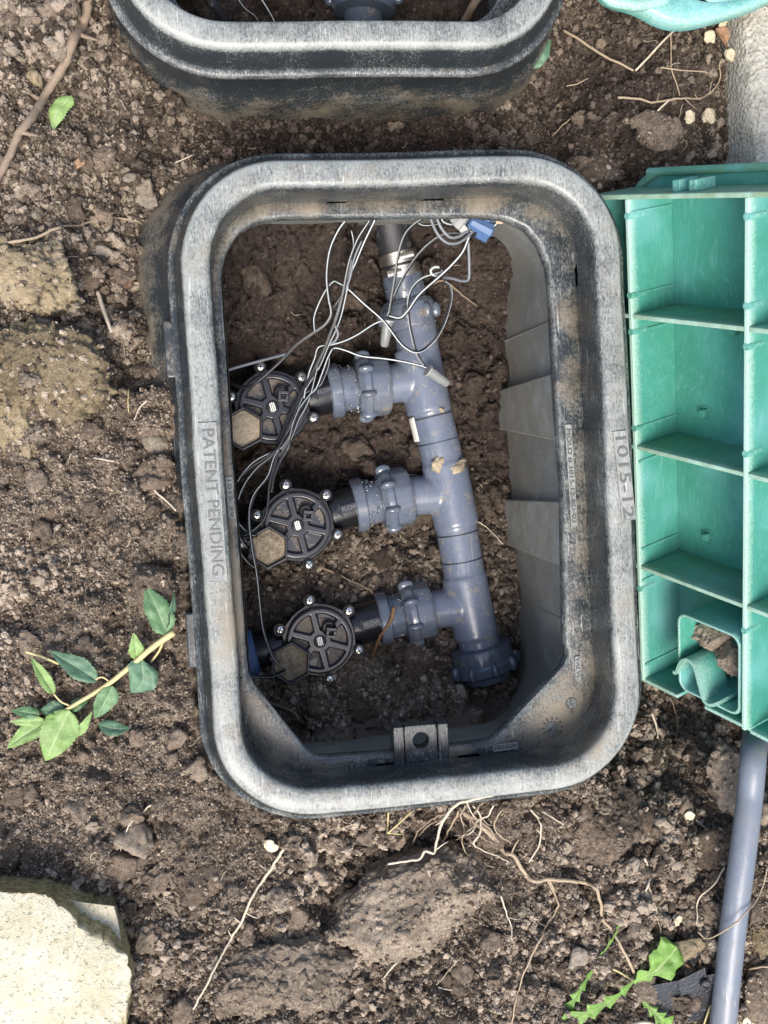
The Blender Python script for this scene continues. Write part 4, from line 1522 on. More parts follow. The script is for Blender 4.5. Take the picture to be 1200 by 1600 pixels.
def polar_bonnet():
    nr, na = 40, 216
    mb = MB()
    v, dirt = [], []
    for i in range(nr + 1):
        r = RB * i / nr
        for k in range(na):
            a = 2 * math.pi * k / na
            # distance to the nearest spoke (spokes at 30 + 60 k degrees)
            aa = (math.degrees(a) - 30) % 60
            aa = min(aa, 60 - aa)
            ds = r * math.sin(math.radians(aa))
            e = min(ds - .0024, r - .0098, RB * .84 - r)
            d = float(np.clip(e / .0011, 0, 1))
            d = d * d * (3 - 2 * d)
            z = -.0042 * d
            if r > RB * .955: z -= .0016 * ((r / RB - .955) / .045) ** 2
            v.append((r * math.cos(a), r * math.sin(a), z)); dirt.append(d if e > .0011 else 0)
    f = []
    for i in range(nr):
        for k in range(na):
            f.append((i * na + k, (i + 1) * na + k, (i + 1) * na + (k + 1) % na, i * na + (k + 1) % na))
    o = nr * na
    base_ = len(v)
    for k in range(na):
        a = 2 * math.pi * k / na
        v.append((RB * math.cos(a), RB * math.sin(a), -.009))
    for k in range(na): f.append((o + k, base_ + k, base_ + (k + 1) % na, o + (k + 1) % na))
    dirt += [0] * na
    mb.add(v, f, dirt=np.array(dirt))
    return mb


def bonnet_mat():
    m, nt, b = mat('bonnet_with_mud')
    N = NT(nt)
    n, n2 = N.noise(160, 4, .65), N.noise(900, 3, .6)
    c = N.mix(n, (.016, .017, .022), (.032, .033, .041))
    d = N.math('MULTIPLY', N.attr('dirt'), N.rng(N.noise(45, 5, .6), .42, .58, .12, .95))
    d = N.rng(N.math('ADD', d, N.math('MULTIPLY', N.math('SUBTRACT', n2, .5), .5)), .3, .7, 0, .95)
    c = N.mix(d, c, N.mix(n2, (.085, .074, .058), (.21, .18, .138)))
    N.link(c, b.inputs['Base Color'])
    N.link(N.math('ADD', N.math('MULTIPLY', d, .55), .22), b.inputs['Roughness'])
    N.link(N.bump(N.math('ADD', N.math('MULTIPLY', n2, d), N.math('MULTIPLY', n, .15)), .0008, .8), b.inputs['Normal'])
    return m


M_BON = bonnet_mat()
MZ = np.array([[0, 1, 0], [0, 0, 1], [1, 0, 0]], float)      # lathe axis along +z


def make_valve():
    t = empty('irrigation_valve')
    polar_bonnet().build('bonnet', M_BON, t)
    # valve body: hex-lobed flange, bowl, inlet and outlet stubs
    mb = MB()
    lathe(mb, (0, 0, -.024), MZ, [(0, .024), (.004, .030), (.012, .0325), (.0155, .0325), (.0168, .0315), (.0168, .02)], 72, lambda a, z: 1 + .04 * max(0, math.cos(6 * (a - math.pi / 6))))
    for k in range(6):
        a = math.radians(30 + 60 * k)
        lathe(mb, (.0362 * math.cos(a), .0362 * math.sin(a), -.024), MZ, [(0, .0048), (.002, .0056), (.0178, .0056), (.0184, .005)], 20)
    obox(mb, (0, 0, -.034), I3, (.022, .020, .012))
    mb.build('valve_body', M_VALVE, t, sharp=40)
    for s, l0, l1, nm in ((1, .020, .062, 'inlet'), (-1, .020, .075, 'outlet')):
        mb = MB()
        Mx = np.array([[s, 0, 0], [0, s, 0], [0, 0, 1]], float)
        lathe(mb, (0, 0, -.029), Mx, [(l0, .0180), (l0 + .008, .0186), (l1 - .006, .0186), (l1, .0180)], 40)
        st = mb.build(nm, M_VALVE, t, sharp=40)
        if s > 0:
            mb = MB()
            v, f = [], []
            # arrow pad hugging the pipe: outline of an arrow pointing along the flow
            poly = [(.036, -.0005), (.041, .0055), (.041, .0022), (.0560, .0022), (.0560, -.0042), (.041, -.0042), (.041, -.0075)]
            n_ = len(poly)
            for zz in (.0188, .0196):
                for x, y in poly:
                    a = y / .0186
                    v.append((x, zz * math.sin(a + .12), -.029 + zz * math.cos(a + .12)))
            f = [tuple(range(n_, 2 * n_)), tuple(reversed(range(n_)))] + [(i, (i + 1) % n_, n_ + (i + 1) % n_, n_ + i) for i in range(n_)]
            mb.add(v, f)
            ar = mb.build('flow_arrow', M_BONNET, st, smooth=False)
            tx = text_obj('FLOW', .0052, (.0488, .0014, -.0090), math.pi * 0, M_WIREG, st, .0003)
    # screws with a cross recess
    first = None
    for k in range(6):
        a = math.radians(30 + 60 * k)
        pos = (.0362 * math.cos(a), .0362 * math.sin(a), -.0058)
        if first is None:
            mb = MB()
            lathe(mb, (0, 0, 0), MZ, [(0, .0046), (.0010, .0046), (.0022, .0042), (.0031, .0033), (.0036, .0020), (.0037, .0003)], 24)
            s = mb.build('screw', M_STEEL, t); first = s
            mb = MB()
            obox(mb, (0, 0, .0034), I3, (.0022, .00055, .0005))
            obox(mb, (0, 0, .0033), I3, (.00055, .0022, .0005))
            cr0 = mb.build('cross_recess', M_CROSS, s, smooth=False)
        else:
            s = first.copy(); COL.objects.link(s); s.parent = t
            c2 = cr0.copy(); COL.objects.link(c2); c2.parent = s
        s.location = pos
        s.rotation_euler = (0, 0, k * 1.3)
    # bleed knob: raised ring and square post
    mb = MB()
    a = math.radians(43)
    lathe(mb, (0, 0, -.004), MZ, [(0, .0066), (.0062, .0066), (.0068, .0060), (.0064, .0050), (.0046, .0048), (.0044, .0002)], 30)
    kn = mb.build('bleed_knob', M_VALVE, t, sharp=35, loc=(.0140 * math.cos(a), .0140 * math.sin(a), 0))
    mb = MB()
    Rk = np.array(Matrix.Rotation(math.radians(-20), 3, 'Z'))
    for sx, sy in ((-1, 0), (1, 0), (0, -1), (0, 1)):
        obox(mb, Rk @ np.array([sx * .0032 + .0018, sy * .0032 - .003, .0060]), Rk, (.0013 if sx else .0045, .0013 if sy else .00188, .0042))
    mb.build('knob_post', M_BONNET, kn, smooth=False, bevel=.0005)
    # printed label on the hub
    mb = MB()
    lathe(mb, (0, 0, 0), MZ, [(0, .0058), (.0004, .0056), (.00045, .0001)], 28)
    hb = mb.build('hub_disc', M_BONNET, t)
    for dx, w_ in ((-.0016, .0040), (.0000, .0046), (.0016, .0040)):
        mb = MB()
        obox(mb, (dx, 0, .0006), I3, (.00055, w_ * .9, .00012))
        mb.build('label_print', M_WHITE, hb, smooth=False)
    # ring lettering
    text_obj('ON', .0040, (.0265 * math.cos(math.radians(70)), .0265 * math.sin(math.radians(70)), .0001), math.radians(70 - 90), M_VALVE, t, .0002)
    text_obj('OFF', .0040, (.0265 * math.cos(math.radians(2)), .0265 * math.sin(math.radians(2)), .0001), math.radians(2 - 90), M_VALVE, t, .0002)
    # solenoid: a hexagonal cup filled with mud
    a = math.radians(200)
    so_ = (.0315 * math.cos(a), .0315 * math.sin(a), .0065)
    mb = MB()
    hexr = lambda R_: [(R_ * math.cos(math.radians(60 * k + 12)), R_ * math.sin(math.radians(60 * k + 12))) for k in range(6)]
    rings = [(.0150, -.040), (.0186, -.012), (.0188, -.0005), (.0184, .0), (.0170, .0), (.0166, -.0005), (.0158, -.0046)]
    v, f = [], []
    for R_, z in rings: v += [(x, y, z) for x, y in hexr(R_)]
    for i in range(len(rings) - 1):
        for k in range(6): f.append((i * 6 + k, i * 6 + (k + 1) % 6, (i + 1) * 6 + (k + 1) % 6, (i + 1) * 6 + k))
    f.append(tuple((len(rings) - 1) * 6 + k for k in range(6)))
    mb.add(v, f)
    sol = mb.build('solenoid', M_BONNET, t, smooth=False, bevel=.0004, loc=so_, rot=(math.radians(-3), math.radians(-4), 0))
    mb = MB()
    v, f = [], []
    hx_ = hexr(1)
    for i in range(9):
        for k in range(48):
            a_ = 2 * math.pi * k / 48
            # hexagon radius in this direction
            q_ = (math.degrees(a_) - 12) % 60 - 30
            R_ = .0158 * math.cos(math.radians(30)) / math.cos(math.radians(q_)) * i / 8
            x, y = R_ * math.cos(a_), R_ * math.sin(a_)
            v.append((x, y, -.0030 + .0009 * mnoise.noise(Vector((x * 300, y * 300, 0))) + .0004 * mnoise.noise(Vector((x * 900, y * 900, 3))) - .0010 * (i > 6)))
    for i in range(8):
        for k in range(48): f.append((i * 48 + k, (i + 1) * 48 + k, (i + 1) * 48 + (k + 1) % 48, i * 48 + (k + 1) % 48))
    mb.add(v, f)
    mb.build('mud_fill', M_MUD, sol)
    mb = MB()
    for an in (150, 190):
        x, y = .0168 * math.cos(math.radians(an)), .0168 * math.sin(math.radians(an))
        lathe(mb, (x, y, -.008), MZ, [(0, .0026), (.0078, .0026), (.0086, .0019)], 12)
    mb.build('wire_boss', M_BONNET, sol, sharp=40)
    # ribbed neck under the solenoid
    mb = MB()
    for k in range(3):
        lathe(mb, (so_[0] * .95, so_[1] * .6 + .010, -.027 + .0045 * k), MZ, [(0, .0150), (.0012, .0160), (.0030, .0160), (.0040, .0145)], 30)
    mb.build('solenoid_neck', M_VALVE, t, sharp=35)
    return t


def copy_tree(o, parent=None):
    c = o.copy()
    COL.objects.link(c)
    if parent is not None:
        c.parent = parent
        c.matrix_parent_inverse = o.matrix_parent_inverse.copy()
    for ch in list(o.children):
        copy_tree(ch, c)
    return c


ZV = -.163
VP = [((426, 636), (520, 611), 'black irrigation valve farthest up the box, its bonnet crossed by the wires'),
      ((465, 821), (560, 789), 'middle black irrigation valve with dry soil in its hexagonal solenoid cup'),
      ((500, 1002), (598, 965), 'black irrigation valve nearest the bolt tab, with two wires at its solenoid')]
v0 = make_valve()
for i, (h_, s_, lab) in enumerate(VP):
    t = v0 if i == 0 else copy_tree(v0)
    p, q = U(*h_, ZV), U(*s_, ZV - .029)
    t.location = p
    t.rotation_euler = (0, 0, math.atan2(q[1] - p[1], q[0] - p[0]))
    tag(t, lab, 'valve', 'irrigation valves in the box')
# blue pipe coupling beyond the lowest valve
p = U(388, 1022, -.192)
mb = MB()
q = U(500, 1002, ZV); w_ = U(598, 965, ZV - .029)
dd = (w_ - q); dd[2] = 0; dd /= np.linalg.norm(dd)
Mx, _ = frame((0, 0, 0), dd)
lathe(mb, (0, 0, 0), Mx, [(-.02, .016), (-.018, .021), (.006, .0215), (.0075, .020), (.0075, .013)], 36, lambda a, t_: 1 + .015 * (math.cos(14 * a) > .2))
o = mb.build('pipe_coupling', M_BLUE, sharp=35, loc=p)
tag(o, 'bright blue pipe coupling showing beneath the rim beyond the lowest valve', 'pipe coupling')

# ------------------------------------------------------------------ wires
MW = [M_WIREB, M_WIREW]


def wire(P, lab, z=-.15, r=.00125, kind=0, zs=None):
    zz = zs if zs is not None else [z] * len(P)
    W_ = [U(a, b, c) for (a, b), c in zip(P, zz)]
    path = spline(W_, 7)
    mb = MB()
    c = path[0].copy()
    tube(mb, path - c, r * .98, 16, stripe_glint=(0, 15) if kind == 0 else ((0,) if kind == 1 else None), twist=random.uniform(-.03, .03))  # pale faces: the white stripe together with a painted sky glint
    o = mb.build('wire', [M_WIREG if kind == 2 else M_WIREB, M_WIREW], loc=c)
    tag(o, lab, 'wire', 'control wires in the valve box')
    return o


def lin(a, b, n): return list(np.linspace(a, b, n))


wire([(592, 322), (588, 338), (570, 375), (556, 408), (547, 430), (541, 455), (533, 490), (524, 515), (512, 540), (497, 575), (478, 605), (467, 630), (455, 660), (440, 690), (430, 720), (421, 755), (418, 790), (412, 812), (396, 828), (380, 838)],
     'white striped wire running from the far rim straight down to the middle valve', zs=[-.10, -.10, -.11, -.12, -.13, -.135, -.14, -.142, -.145, -.148, -.15, -.15, -.15, -.15, -.15, -.15, -.151, -.152, -.153, -.155])
wire([(548, 325), (545, 338), (530, 358), (516, 390), (511, 430), (514, 465), (518, 490), (508, 508), (488, 522), (465, 538), (440, 563), (415, 586), (395, 601), (378, 605), (362, 600)],
     'dark wire looping left from the far rim to the upper valve', zs=lin(-.10, -.152, 15), kind=0)
wire([(549, 360), (552, 378), (549, 400), (545, 425), (538, 450), (528, 470), (517, 482), (512, 489)], 'short dark wire twisted beside the long striped wires', zs=lin(-.115, -.14, 8), kind=1)
wire([(492, 522), (490, 503), (492, 490), (500, 470), (510, 452), (521, 440), (530, 442), (545, 452), (570, 475), (600, 502), (625, 535), (640, 547), (652, 550), (665, 544), (683, 526), (697, 497), (705, 465), (703, 448), (694, 440)],
     'white striped wire making a wide loop over the manifold', zs=lin(-.145, -.145, 6) + lin(-.142, -.148, 7) + lin(-.152, -.14, 6))
wire([(604, 500), (585, 506), (560, 522), (540, 532), (520, 538), (500, 541), (494, 548), (491, 560), (483, 580), (478, 600), (474, 622)], 'thin wire from the clear connector bending down to the upper valve', zs=lin(-.15, -.15, 11), kind=0)
wire([(666, 575), (655, 571), (630, 565), (600, 560), (565, 556), (540, 547), (522, 543), (514, 552), (512, 570), (505, 590), (497, 603), (478, 612), (463, 626), (452, 648), (440, 680), (432, 705), (424, 735), (405, 760), (396, 780), (389, 805), (389, 828)],
     'wire from the connector on the elbow curving across to the valves', zs=lin(-.158, -.15, 21), kind=0)
wire([(340, 585), (360, 577), (395, 567), (425, 559), (447, 553)], 'straight grey twin wire above the upper valve', zs=lin(-.155, -.16, 5), kind=2, r=.0013)
wire([(371, 752), (380, 738), (395, 722), (415, 710), (435, 702), (447, 688), (458, 665), (463, 640)], 'black wire curling from the rim under the upper valve', zs=lin(-.15, -.15, 8), kind=1)
wire([(372, 780), (378, 765), (388, 748), (404, 730), (422, 716), (440, 700)], 'second black wire curling beside the rim between the valves', zs=lin(-.15, -.152, 6), kind=1)
wire([(437, 700), (428, 716), (418, 745), (400, 768), (391, 790), (390, 820), (395, 860), (402, 900), (406, 940), (411, 980), (420, 1010), (428, 1028), (437, 1036)], 'long black wire hanging from the bundle to the lowest valve', zs=lin(-.15, -.15, 6) + lin(-.15, -.156, 7), kind=1)
wire([(375, 1050), (392, 1055), (410, 1057), (428, 1056), (440, 1050), (446, 1047)], 'short black wire from the rim to the lowest solenoid', zs=lin(-.165, -.155, 6), kind=1)
wire([(366, 805), (375, 820), (388, 833), (398, 838), (402, 836)], 'short black wire from the rim to the middle solenoid', zs=lin(-.16, -.156, 5), kind=1)
wire([(370, 830), (380, 848), (392, 862), (400, 872)], 'black wire end tucked under the middle solenoid', zs=lin(-.165, -.175, 4), kind=1)
wire([(680, 322), (665, 338), (645, 352), (631, 370), (622, 400), (617, 435), (612, 465), (608, 492)], 'dark wire dropping from the far rim to the clear connector', zs=lin(-.10, -.148, 8), kind=1)
wire([(728, 366), (708, 365), (690, 368), (668, 383), (648, 405), (628, 437), (614, 467), (606, 494)], 'dark wire arching from the blue wire nut to the clear connector', zs=lin(-.125, -.148, 8), kind=1)
wire([(608, 494), (625, 497), (638, 485), (655, 461), (685, 434), (705, 415), (722, 395), (731, 375), (736, 360)], 'bright striped wire from the clear connector up to the blue wire nut', zs=lin(-.148, -.12, 9), kind=0, r=.0015)
wire([(694, 424), (680, 428), (660, 435), (645, 449), (638, 470), (639, 500), (645, 530), (652, 554), (664, 572)], 'striped wire bending down the manifold to the elbow connector', zs=lin(-.14, -.155, 9), kind=0)
wire([(668, 325), (674, 345), (684, 366), (698, 379), (714, 380), (728, 372), (740, 360)], 'grey wire looping under the blue wire nut', zs=lin(-.11, -.12, 7), kind=2)
wire([(678, 325), (684, 345), (692, 360), (704, 371), (718, 369), (730, 360), (738, 352)], 'second grey wire looping under the blue wire nut', zs=lin(-.11, -.12, 7), kind=2)
wire([(730, 356), (732, 385), (733, 415), (732, 436), (722, 439), (706, 435), (692, 434)], 'grey wire hanging straight down with a sharp bend', zs=lin(-.122, -.15, 7), kind=2)
wire([(690, 325), (689, 340), (693, 348), (705, 352), (716, 350)], 'short bare white wire under the far rim by the grey wire nut', zs=lin(-.12, -.125, 5), kind=0, r=.0016)
wire([(765, 360), (775, 350), (783, 338)], 'pale wire leaving the blue wire nut to the right', zs=lin(-.12, -.11, 3), kind=0)
wire([(584, 325), (577, 345), (560, 372), (548, 402), (541, 432), (536, 460), (528, 492), (517, 520), (506, 548), (490, 580), (470, 615), (462, 640), (450, 668), (434, 700), (415, 715), (392, 730), (376, 745)],
     'dark wire running beside the long striped wire and curling under the rim', zs=lin(-.10, -.148, 10) + lin(-.148, -.15, 7), kind=1)
wire([(566, 376), (558, 392), (552, 410), (546, 436), (535, 462), (527, 490), (523, 505), (528, 522), (522, 534), (512, 538)], 'grey wire twisted round the striped wires below the far rim', zs=lin(-.115, -.146, 10), kind=2, r=.0011)
wire([(500, 560), (492, 590), (486, 612), (478, 634), (466, 655), (456, 680), (446, 704), (436, 722), (428, 745), (424, 770)], 'dark wire in the bundle across the upper bonnet', zs=lin(-.148, -.15, 10), kind=1)
wire([(519, 545), (512, 560), (503, 585), (494, 608), (484, 618), (468, 640), (459, 662), (452, 690), (438, 712)], 'second dark wire in the bundle across the upper bonnet', zs=lin(-.147, -.149, 9), kind=0, r=.0011)
wire([(368, 845), (378, 866), (390, 880), (399, 886)], 'another black wire end under the middle solenoid', zs=lin(-.168, -.178, 4), kind=1)
wire([(642, 330), (650, 345), (662, 352), (684, 350), (700, 343)], 'dark wire crossing behind the loops under the far rim', zs=lin(-.125, -.13, 5), kind=1)
# loop in the connector leads
W_ = [U(682 + 9 * math.cos(a), 424 + 7 * math.sin(a), -.14) for a in np.linspace(-.3, 5.2, 10)]
mb = MB(); tube(mb, spline(W_, 4) - W_[0], .0011, 8)
o = mb.build('wire', M_WIREW, loc=W_[0]); tag(o, 'small white curl of wire where the leads cross', 'wire', 'control wires in the valve box')
# wires in the second box
for P, lab, k in (([(395, -20), (415, 10), (428, 34), (436, 60)], 'white wire inside the second box', 0), ([(360, -20), (380, 10), (400, 28), (410, 60)], 'thin black wire inside the second box', 1)):
    o = wire(P, lab, zs=lin(-.10, -.14, 4), kind=k); o['group'] = 'wires in the second box'
mb = MB()
tube(mb, spline([U(316, -40, -.09), U(330, 0, -.10), U(345, 22, -.11), U(370, 60, -.13)], 8) - U(330, 0, -.1), .0036, 10)
o = mb.build('cable', M_POLY, loc=U(330, 0, -.1)); tag(o, 'thick black cable just inside the second box rim', 'cable')
mb = MB()
tube(mb, spline([U(765, -30, -.10), U(740, 8, -.12), U(722, 40, -.15)], 6) - U(740, 8, -.12), .0034, 9, wob=.15)
o = mb.build('stick', M_ROOTD, loc=U(740, 8, -.12)); tag(o, 'grey brown stick leaning inside the second box', 'stick')
# a union in the second box
t2 = empty('pipe_union', U(568, 0, -.14)); tag(t2, 'dark grey pipe union inside the second box at the top edge', 'pipe fitting')
mo_save = mo
mo = np.array(t2.location)
union(U(570, -46, -.14), U(568, 20, -.14), .0275, NUT, 8, .62, t2, 'union_nut', M_CAP)
p0, p1 = U(571, -120, -.14), U(567, 60, -.146)
mb = MB(); tube(mb, [p0 - mo, p1 - mo], .0165, 28); mb.build('pipe_body', M_CAP, t2)
mo = mo_save

# connectors
for (a, b, za, zb_, lab) in (((607, 498), (600, 541), -.148, -.158, 'clear grease filled wire connector standing left of the manifold'), ((668, 578), (700, 600), -.156, -.162, 'clear grease filled wire connector lying on the elbow')):
    p, q = U(*a, za), U(*b, zb_)
    t = empty('wire_connector', p); tag(t, lab, 'wire connector', 'tube wire connectors')
    Mx, L_ = frame(p, q)
    mb = MB(); lathe(mb, (0, 0, 0), Mx, [(.001, .0044), (L_ * .6, .0043), (L_ * .93, .0038), (L_, .0028)], 20); mb.build('tube', M_CLEAR, t, sharp=40)
    mb = MB(); lathe(mb, (0, 0, 0), Mx, [(0, .0046), (.0002, .0056), (.0014, .0056), (.0016, .0046)], 24); mb.build('collar', M_GELB, t, sharp=40)
    mb = MB(); lathe(mb, Mx @ np.array([L_ * .45, 0, 0]), Mx, [(0, .0012), (.002, .0030), (L_ * .35, .0030), (L_ * .48, .0018)], 14); mb.build('gel_core', M_GELB, t)
p, q = U(735, 346, -.115), U(766, 362, -.12)
for (a, b, m_, lab, r0) in (((733, 345), (767, 363), M_BLUE, 'blue winged wire nut near the far right corner of the box', .0056), ((768, 336), (757, 343), M_BLUE, 'second blue wire nut half hidden under the far rim', .0045), ((728, 335), (709, 352), M_GELB, 'grey muddy wire nut under the far rim', .0056)):
    p, q = U(*a, -.115), U(*b, -.12)
    Mx, L_ = frame(p, q)
    mb = MB()
    lathe(mb, (0, 0, 0), Mx, [(0, r0 * .6), (.001, r0 * .8), (L_ * .5, r0), (L_ * .92, r0 * 1.15), (L_, r0 * .9)], 24, lambda a_, t_: 1 + .10 * (math.cos(8 * a_) > 0))
    obox(mb, Mx @ np.array([L_ * .70, 0, 0]), Mx, (L_ * .24, r0 * 1.75, r0 * .25))
    o = mb.build('wire_nut', m_, loc=p, sharp=40); tag(o, lab, 'wire nut', 'wire nuts')
mb = MB(); a = [(772, 341), (795, 345), (783, 350), (776, 349)]
prism(mb, [(U(x, y, -.06)[0], U(x, y, -.06)[1]) for x, y in a][::-1], -.0605, -.0595)
o = mb.build('peach_flake', M_PEACH, smooth=False); tag(o, 'small peach coloured flake sticking out at the far right corner', 'flake')

# ------------------------------------------------------------------ grey hose
hs = [G(1180, 1120, .004), U(1178, 1170, -.045), U(1171, 1250, -.035), U(1160, 1340, -.03), U(1148, 1430, -.03), U(1138, 1520, -.032), U(1128, 1620, -.035), U(1115, 1750, -.04)]
mb = MB(); tube(mb, spline([p - hs[3] for p in hs], 10), .0104, 24)
o = mb.build('grey_hose', M_HOSE, loc=hs[3]); tag(o, 'smooth blue grey irrigation tube running down from under the green lid', 'hose')

# ------------------------------------------------------------------ clods and stones


CLOD_TOPS = []


def clod(px_, py_, wpx, hpx, ang, lab, m_=None, lift=.35, tall=.75, sub=4, seed=0, group=None, nm='soil_clod', cat='soil clod', facet=.5, rough=.42, fine=.12, tilt=0.0, crumbly=1.0, cuts=()):
    g = G(px_, py_)
    s = px2m(g[2])
    rx, ry = wpx * s / 2 * (1.16 if cuts else 1), hpx * s / 2 * (1.16 if cuts else 1)
    rz = min(rx, ry) * tall
    mb = MB()
    clod_mesh(mb, (0, 0, 0), (rx, ry, rz), sub, seed, rough, fine, math.radians(ang), facet, tilt, cuts=cuts)
    if cuts or wpx >= 60 and cat == 'soil clod':
        base_v = np.concatenate(mb.v)
        rr = random.Random(seed + 900)
        for k in range(int((420 if cuts else 120) * max(.5, min(1.3, wpx / 180)))):
            q = base_v[rr.randrange(len(base_v))]
            if q[2] < -.1 * rz: continue
            cr = (.0010 + .0016 * rr.random() ** 2 + (.0035 * rr.random() if rr.random() < .14 else 0)) * (1 if wpx > 100 else .8)
            clod_mesh(mb, q * (1 - cr * .35 / max(rx, ry)), (cr * rr.uniform(.8, 1.5), cr, cr * rr.uniform(.6, .9)), 2, rr.randrange(500), .6, .3, rr.uniform(0, 6.28), .5)
    p = U(px_, py_, g[2] + rz * lift)
    if m_ is M_FLAT or nm == 'stone' or crumbly < .3:
        keep_clear([p + np.array([math.cos(a_) * rx * q_, math.sin(a_) * ry * q_, 0]) for a_ in np.linspace(0, 6.2, 14) for q_ in (0, .35, .7)], .001, -.002)
    o = mb.build(nm, m_ or M_CLOD, loc=p, smooth=(sub >= 3))
    tag(o, lab, cat, group)
    if crumbly and wpx > 30 and cat == 'soil clod':
        vs = np.concatenate(mb.v) + p
        vs = vs[np.concatenate(mb.v)[:, 2] > rz * .05]
        CLOD_TOPS.append((vs, math.pi * rx * ry * crumbly))
    return o


clod(640, 1412, 262, 156, 17, 'large pale dry soil clod with roots on top, biggest on the near side', M_DRYCLOD, .42, .8, 6, 3, facet=0, rough=.40, fine=.2, crumbly=.9, cuts=(((-.15, .7, 1), .60), ((.25, -.55, .85), .64), ((-.8, -.4, .4), .78), ((.9, .35, .4), .74), ((-.6, .8, .25), .74), ((.2, 1, .15), .70), ((.5, -1, .1), .72), ((-.3, -1, .15), .80)))
clod(935, 1295, 125, 140, -20, 'dark brown soil clod with a hollow top by the near right corner', M_CLOD, .25, .75, 6, 8, rough=.3, crumbly=.35, cuts=(((.1, .8, .7), .55), ((-.3, -.5, .9), .66), ((.8, -.3, .5), .72), ((-.9, 0, .5), .75), ((.2, -1, .3), .78)))
clod(1140, 1215, 75, 115, 10, 'pale crumbly clod pressed against the grey hose', M_PALE, .25, .7, 4, 12, facet=.7)
clod(1128, 1320, 90, 70, 25, 'grey brown clod left of the middle of the hose', M_CLOD, .2, .7, 4, 15)
clod(1020, 1285, 62, 55, 30, 'rounded grey clod between the dark clod and the hose', M_CLOD, .25, .8, 4, 17)
clod(1060, 1362, 60, 40, -10, 'flat grey clod below the white bud', M_PALE, .25, .6, 4, 18)
clod(440, 1535, 190, 120, -10, 'wide low clod at the bottom edge left of centre', M_PALE, .15, .6, 6, 21, rough=.36, crumbly=.35, cuts=(((.1, .5, .9), .55), ((-.3, -.5, .9), .6), ((.8, -.1, .5), .75), ((-.9, .3, .5), .75)))
clod(318, 1375, 85, 55, 5, 'rounded clod on the lower left ground above the pale stone flake', M_CLOD, .25, .75, 4, 24)
clod(436, 1405, 38, 32, 0, 'small pale grey lump left of the large clod', M_PALE, .4, .8, 4, 25)
clod(385, 1458, 36, 34, 0, 'small dark round lump beside the long root', M_CLOD, .4, .85, 3, 26)
clod(40, 432, 120, 100, -25, 'yellowish brown clod at the left edge under the thin root', M_CLAY, -.25, .5, 5, 31, facet=.2, fine=.22, crumbly=1.5)
clod(75, 575, 165, 120, -30, 'large flat yellowish lump half buried at the left', M_CLAY, -.3, .4, 5, 34, facet=.2, fine=.22, crumbly=1.5)
clod(10, 630, 90, 160, 10, 'long yellowish lump cut off by the left edge', M_CLAY, -.35, .45, 5, 35, facet=.2, fine=.22, crumbly=1.3)
clod(78, 468, 22, 34, -10, 'small bright yellowish pebble stuck on the left clod', M_FLAT, .5, .7, 3, 36, nm='pebble', cat='pebble')
clod(15, 1330, 50, 60, 0, 'brown clod by the left edge just above the stone slab', M_CLOD, .2, .8, 4, 38)
clod(240, 915, 70, 75, 20, 'brown crumbly clod against the box above the green sprig', M_CLOD, .2, .7, 4, 41, fine=.2)
clod(243, 690, 40, 34, 0, 'small yellowish stone beside the left wall of the box', M_FLAT, .4, .7, 3, 43, nm='stone', cat='stone')
clod(240, 735, 55, 40, 20, 'clod beside the left wall below the yellowish stone', M_CLOD, .3, .7, 4, 44)
clod(190, 440, 40, 28, 15, 'reddish brown lump left of the box wall', M_RED, .4, .75, 4, 46)
clod(137, 440, 40, 26, 20, 'dark grey lump beside the yellow straw', M_CLOD, .35, .7, 4, 47)
clod(158, 395, 34, 20, -15, 'pale elongated stone between the thin root and the lump', M_FLAT, .35, .7, 3, 48, nm='stone', cat='stone')
clod(232, 312, 36, 28, -25, 'light grey angular stone touching the corner of the box', M_FLAT, .35, .6, 3, 51, nm='stone', cat='stone', facet=1)
clod(204, 278, 22, 18, 10, 'small light stone above the corner of the box', M_FLAT, .4, .7, 3, 52, nm='stone', cat='stone', facet=1)
clod(195, 228, 50, 46, 0, 'round brown clod left of the gap between the boxes', M_CLOD, .3, .8, 4, 53)
clod(165, 245, 40, 38, 0, 'brown clod beside the round clod near the single leaf', M_CLOD, .3, .8, 4, 54)
clod(45, 296, 36, 32, 0, 'round grey clod at the upper left near the thick root', M_PALE, .3, .8, 4, 55)
clod(54, 121, 26, 26, 0, 'small round stone left of the thick root', M_CLAY, .4, .85, 3, 56)
clod(92, 80, 24, 28, 0, 'grey lump beside the thick root near the top edge', M_PALE, .4, .7, 3, 57)
clod(72, 22, 42, 34, 10, 'brown clod at the top edge beside the thick root', M_CLOD, .3, .7, 4, 58)
clod(55, 336, 18, 18, 0, 'tiny white pebble above the thin root', M_FLAT, .5, .8, 3, 59, nm='pebble', cat='pebble')
clod(905, 1497, 46, 44, 30, 'pale angular flat stone beside the thin jagged leaf', M_FLAT, .45, .35, 3, 61, nm='stone', cat='stone', facet=1.2)
clod(1075, 1482, 56, 40, 0, 'smooth brown stone above the dandelion leaf', M_CLAY, .4, .7, 4, 62, nm='stone', cat='stone')
clod(995, 1452, 34, 30, 0, 'round grey lump right of the root end', M_PALE, .4, .8, 4, 63)
clod(1012, 1478, 38, 30, 20, 'knobbly lump under the round grey lump', M_PALE, .35, .7, 4, 64)
clod(816, 1425, 22, 20, 0, 'small pale stone near the curving root', M_FLAT, .4, .7, 3, 65, nm='stone', cat='stone', facet=1)
clod(885, 1424, 26, 20, 0, 'small grey stone right of the hanging root', M_PALE, .4, .7, 3, 66, nm='stone', cat='stone', facet=1)
clod(250, 1557, 18, 20, 0, 'little pale stone right of the slab', M_FLAT, .45, .8, 3, 67, nm='stone', cat='stone', facet=.8)
clod(302, 1412, 24, 16, 30, 'pale flake of stone above the long root', M_FLAT, .4, .5, 3, 68, nm='stone', cat='stone', facet=1)
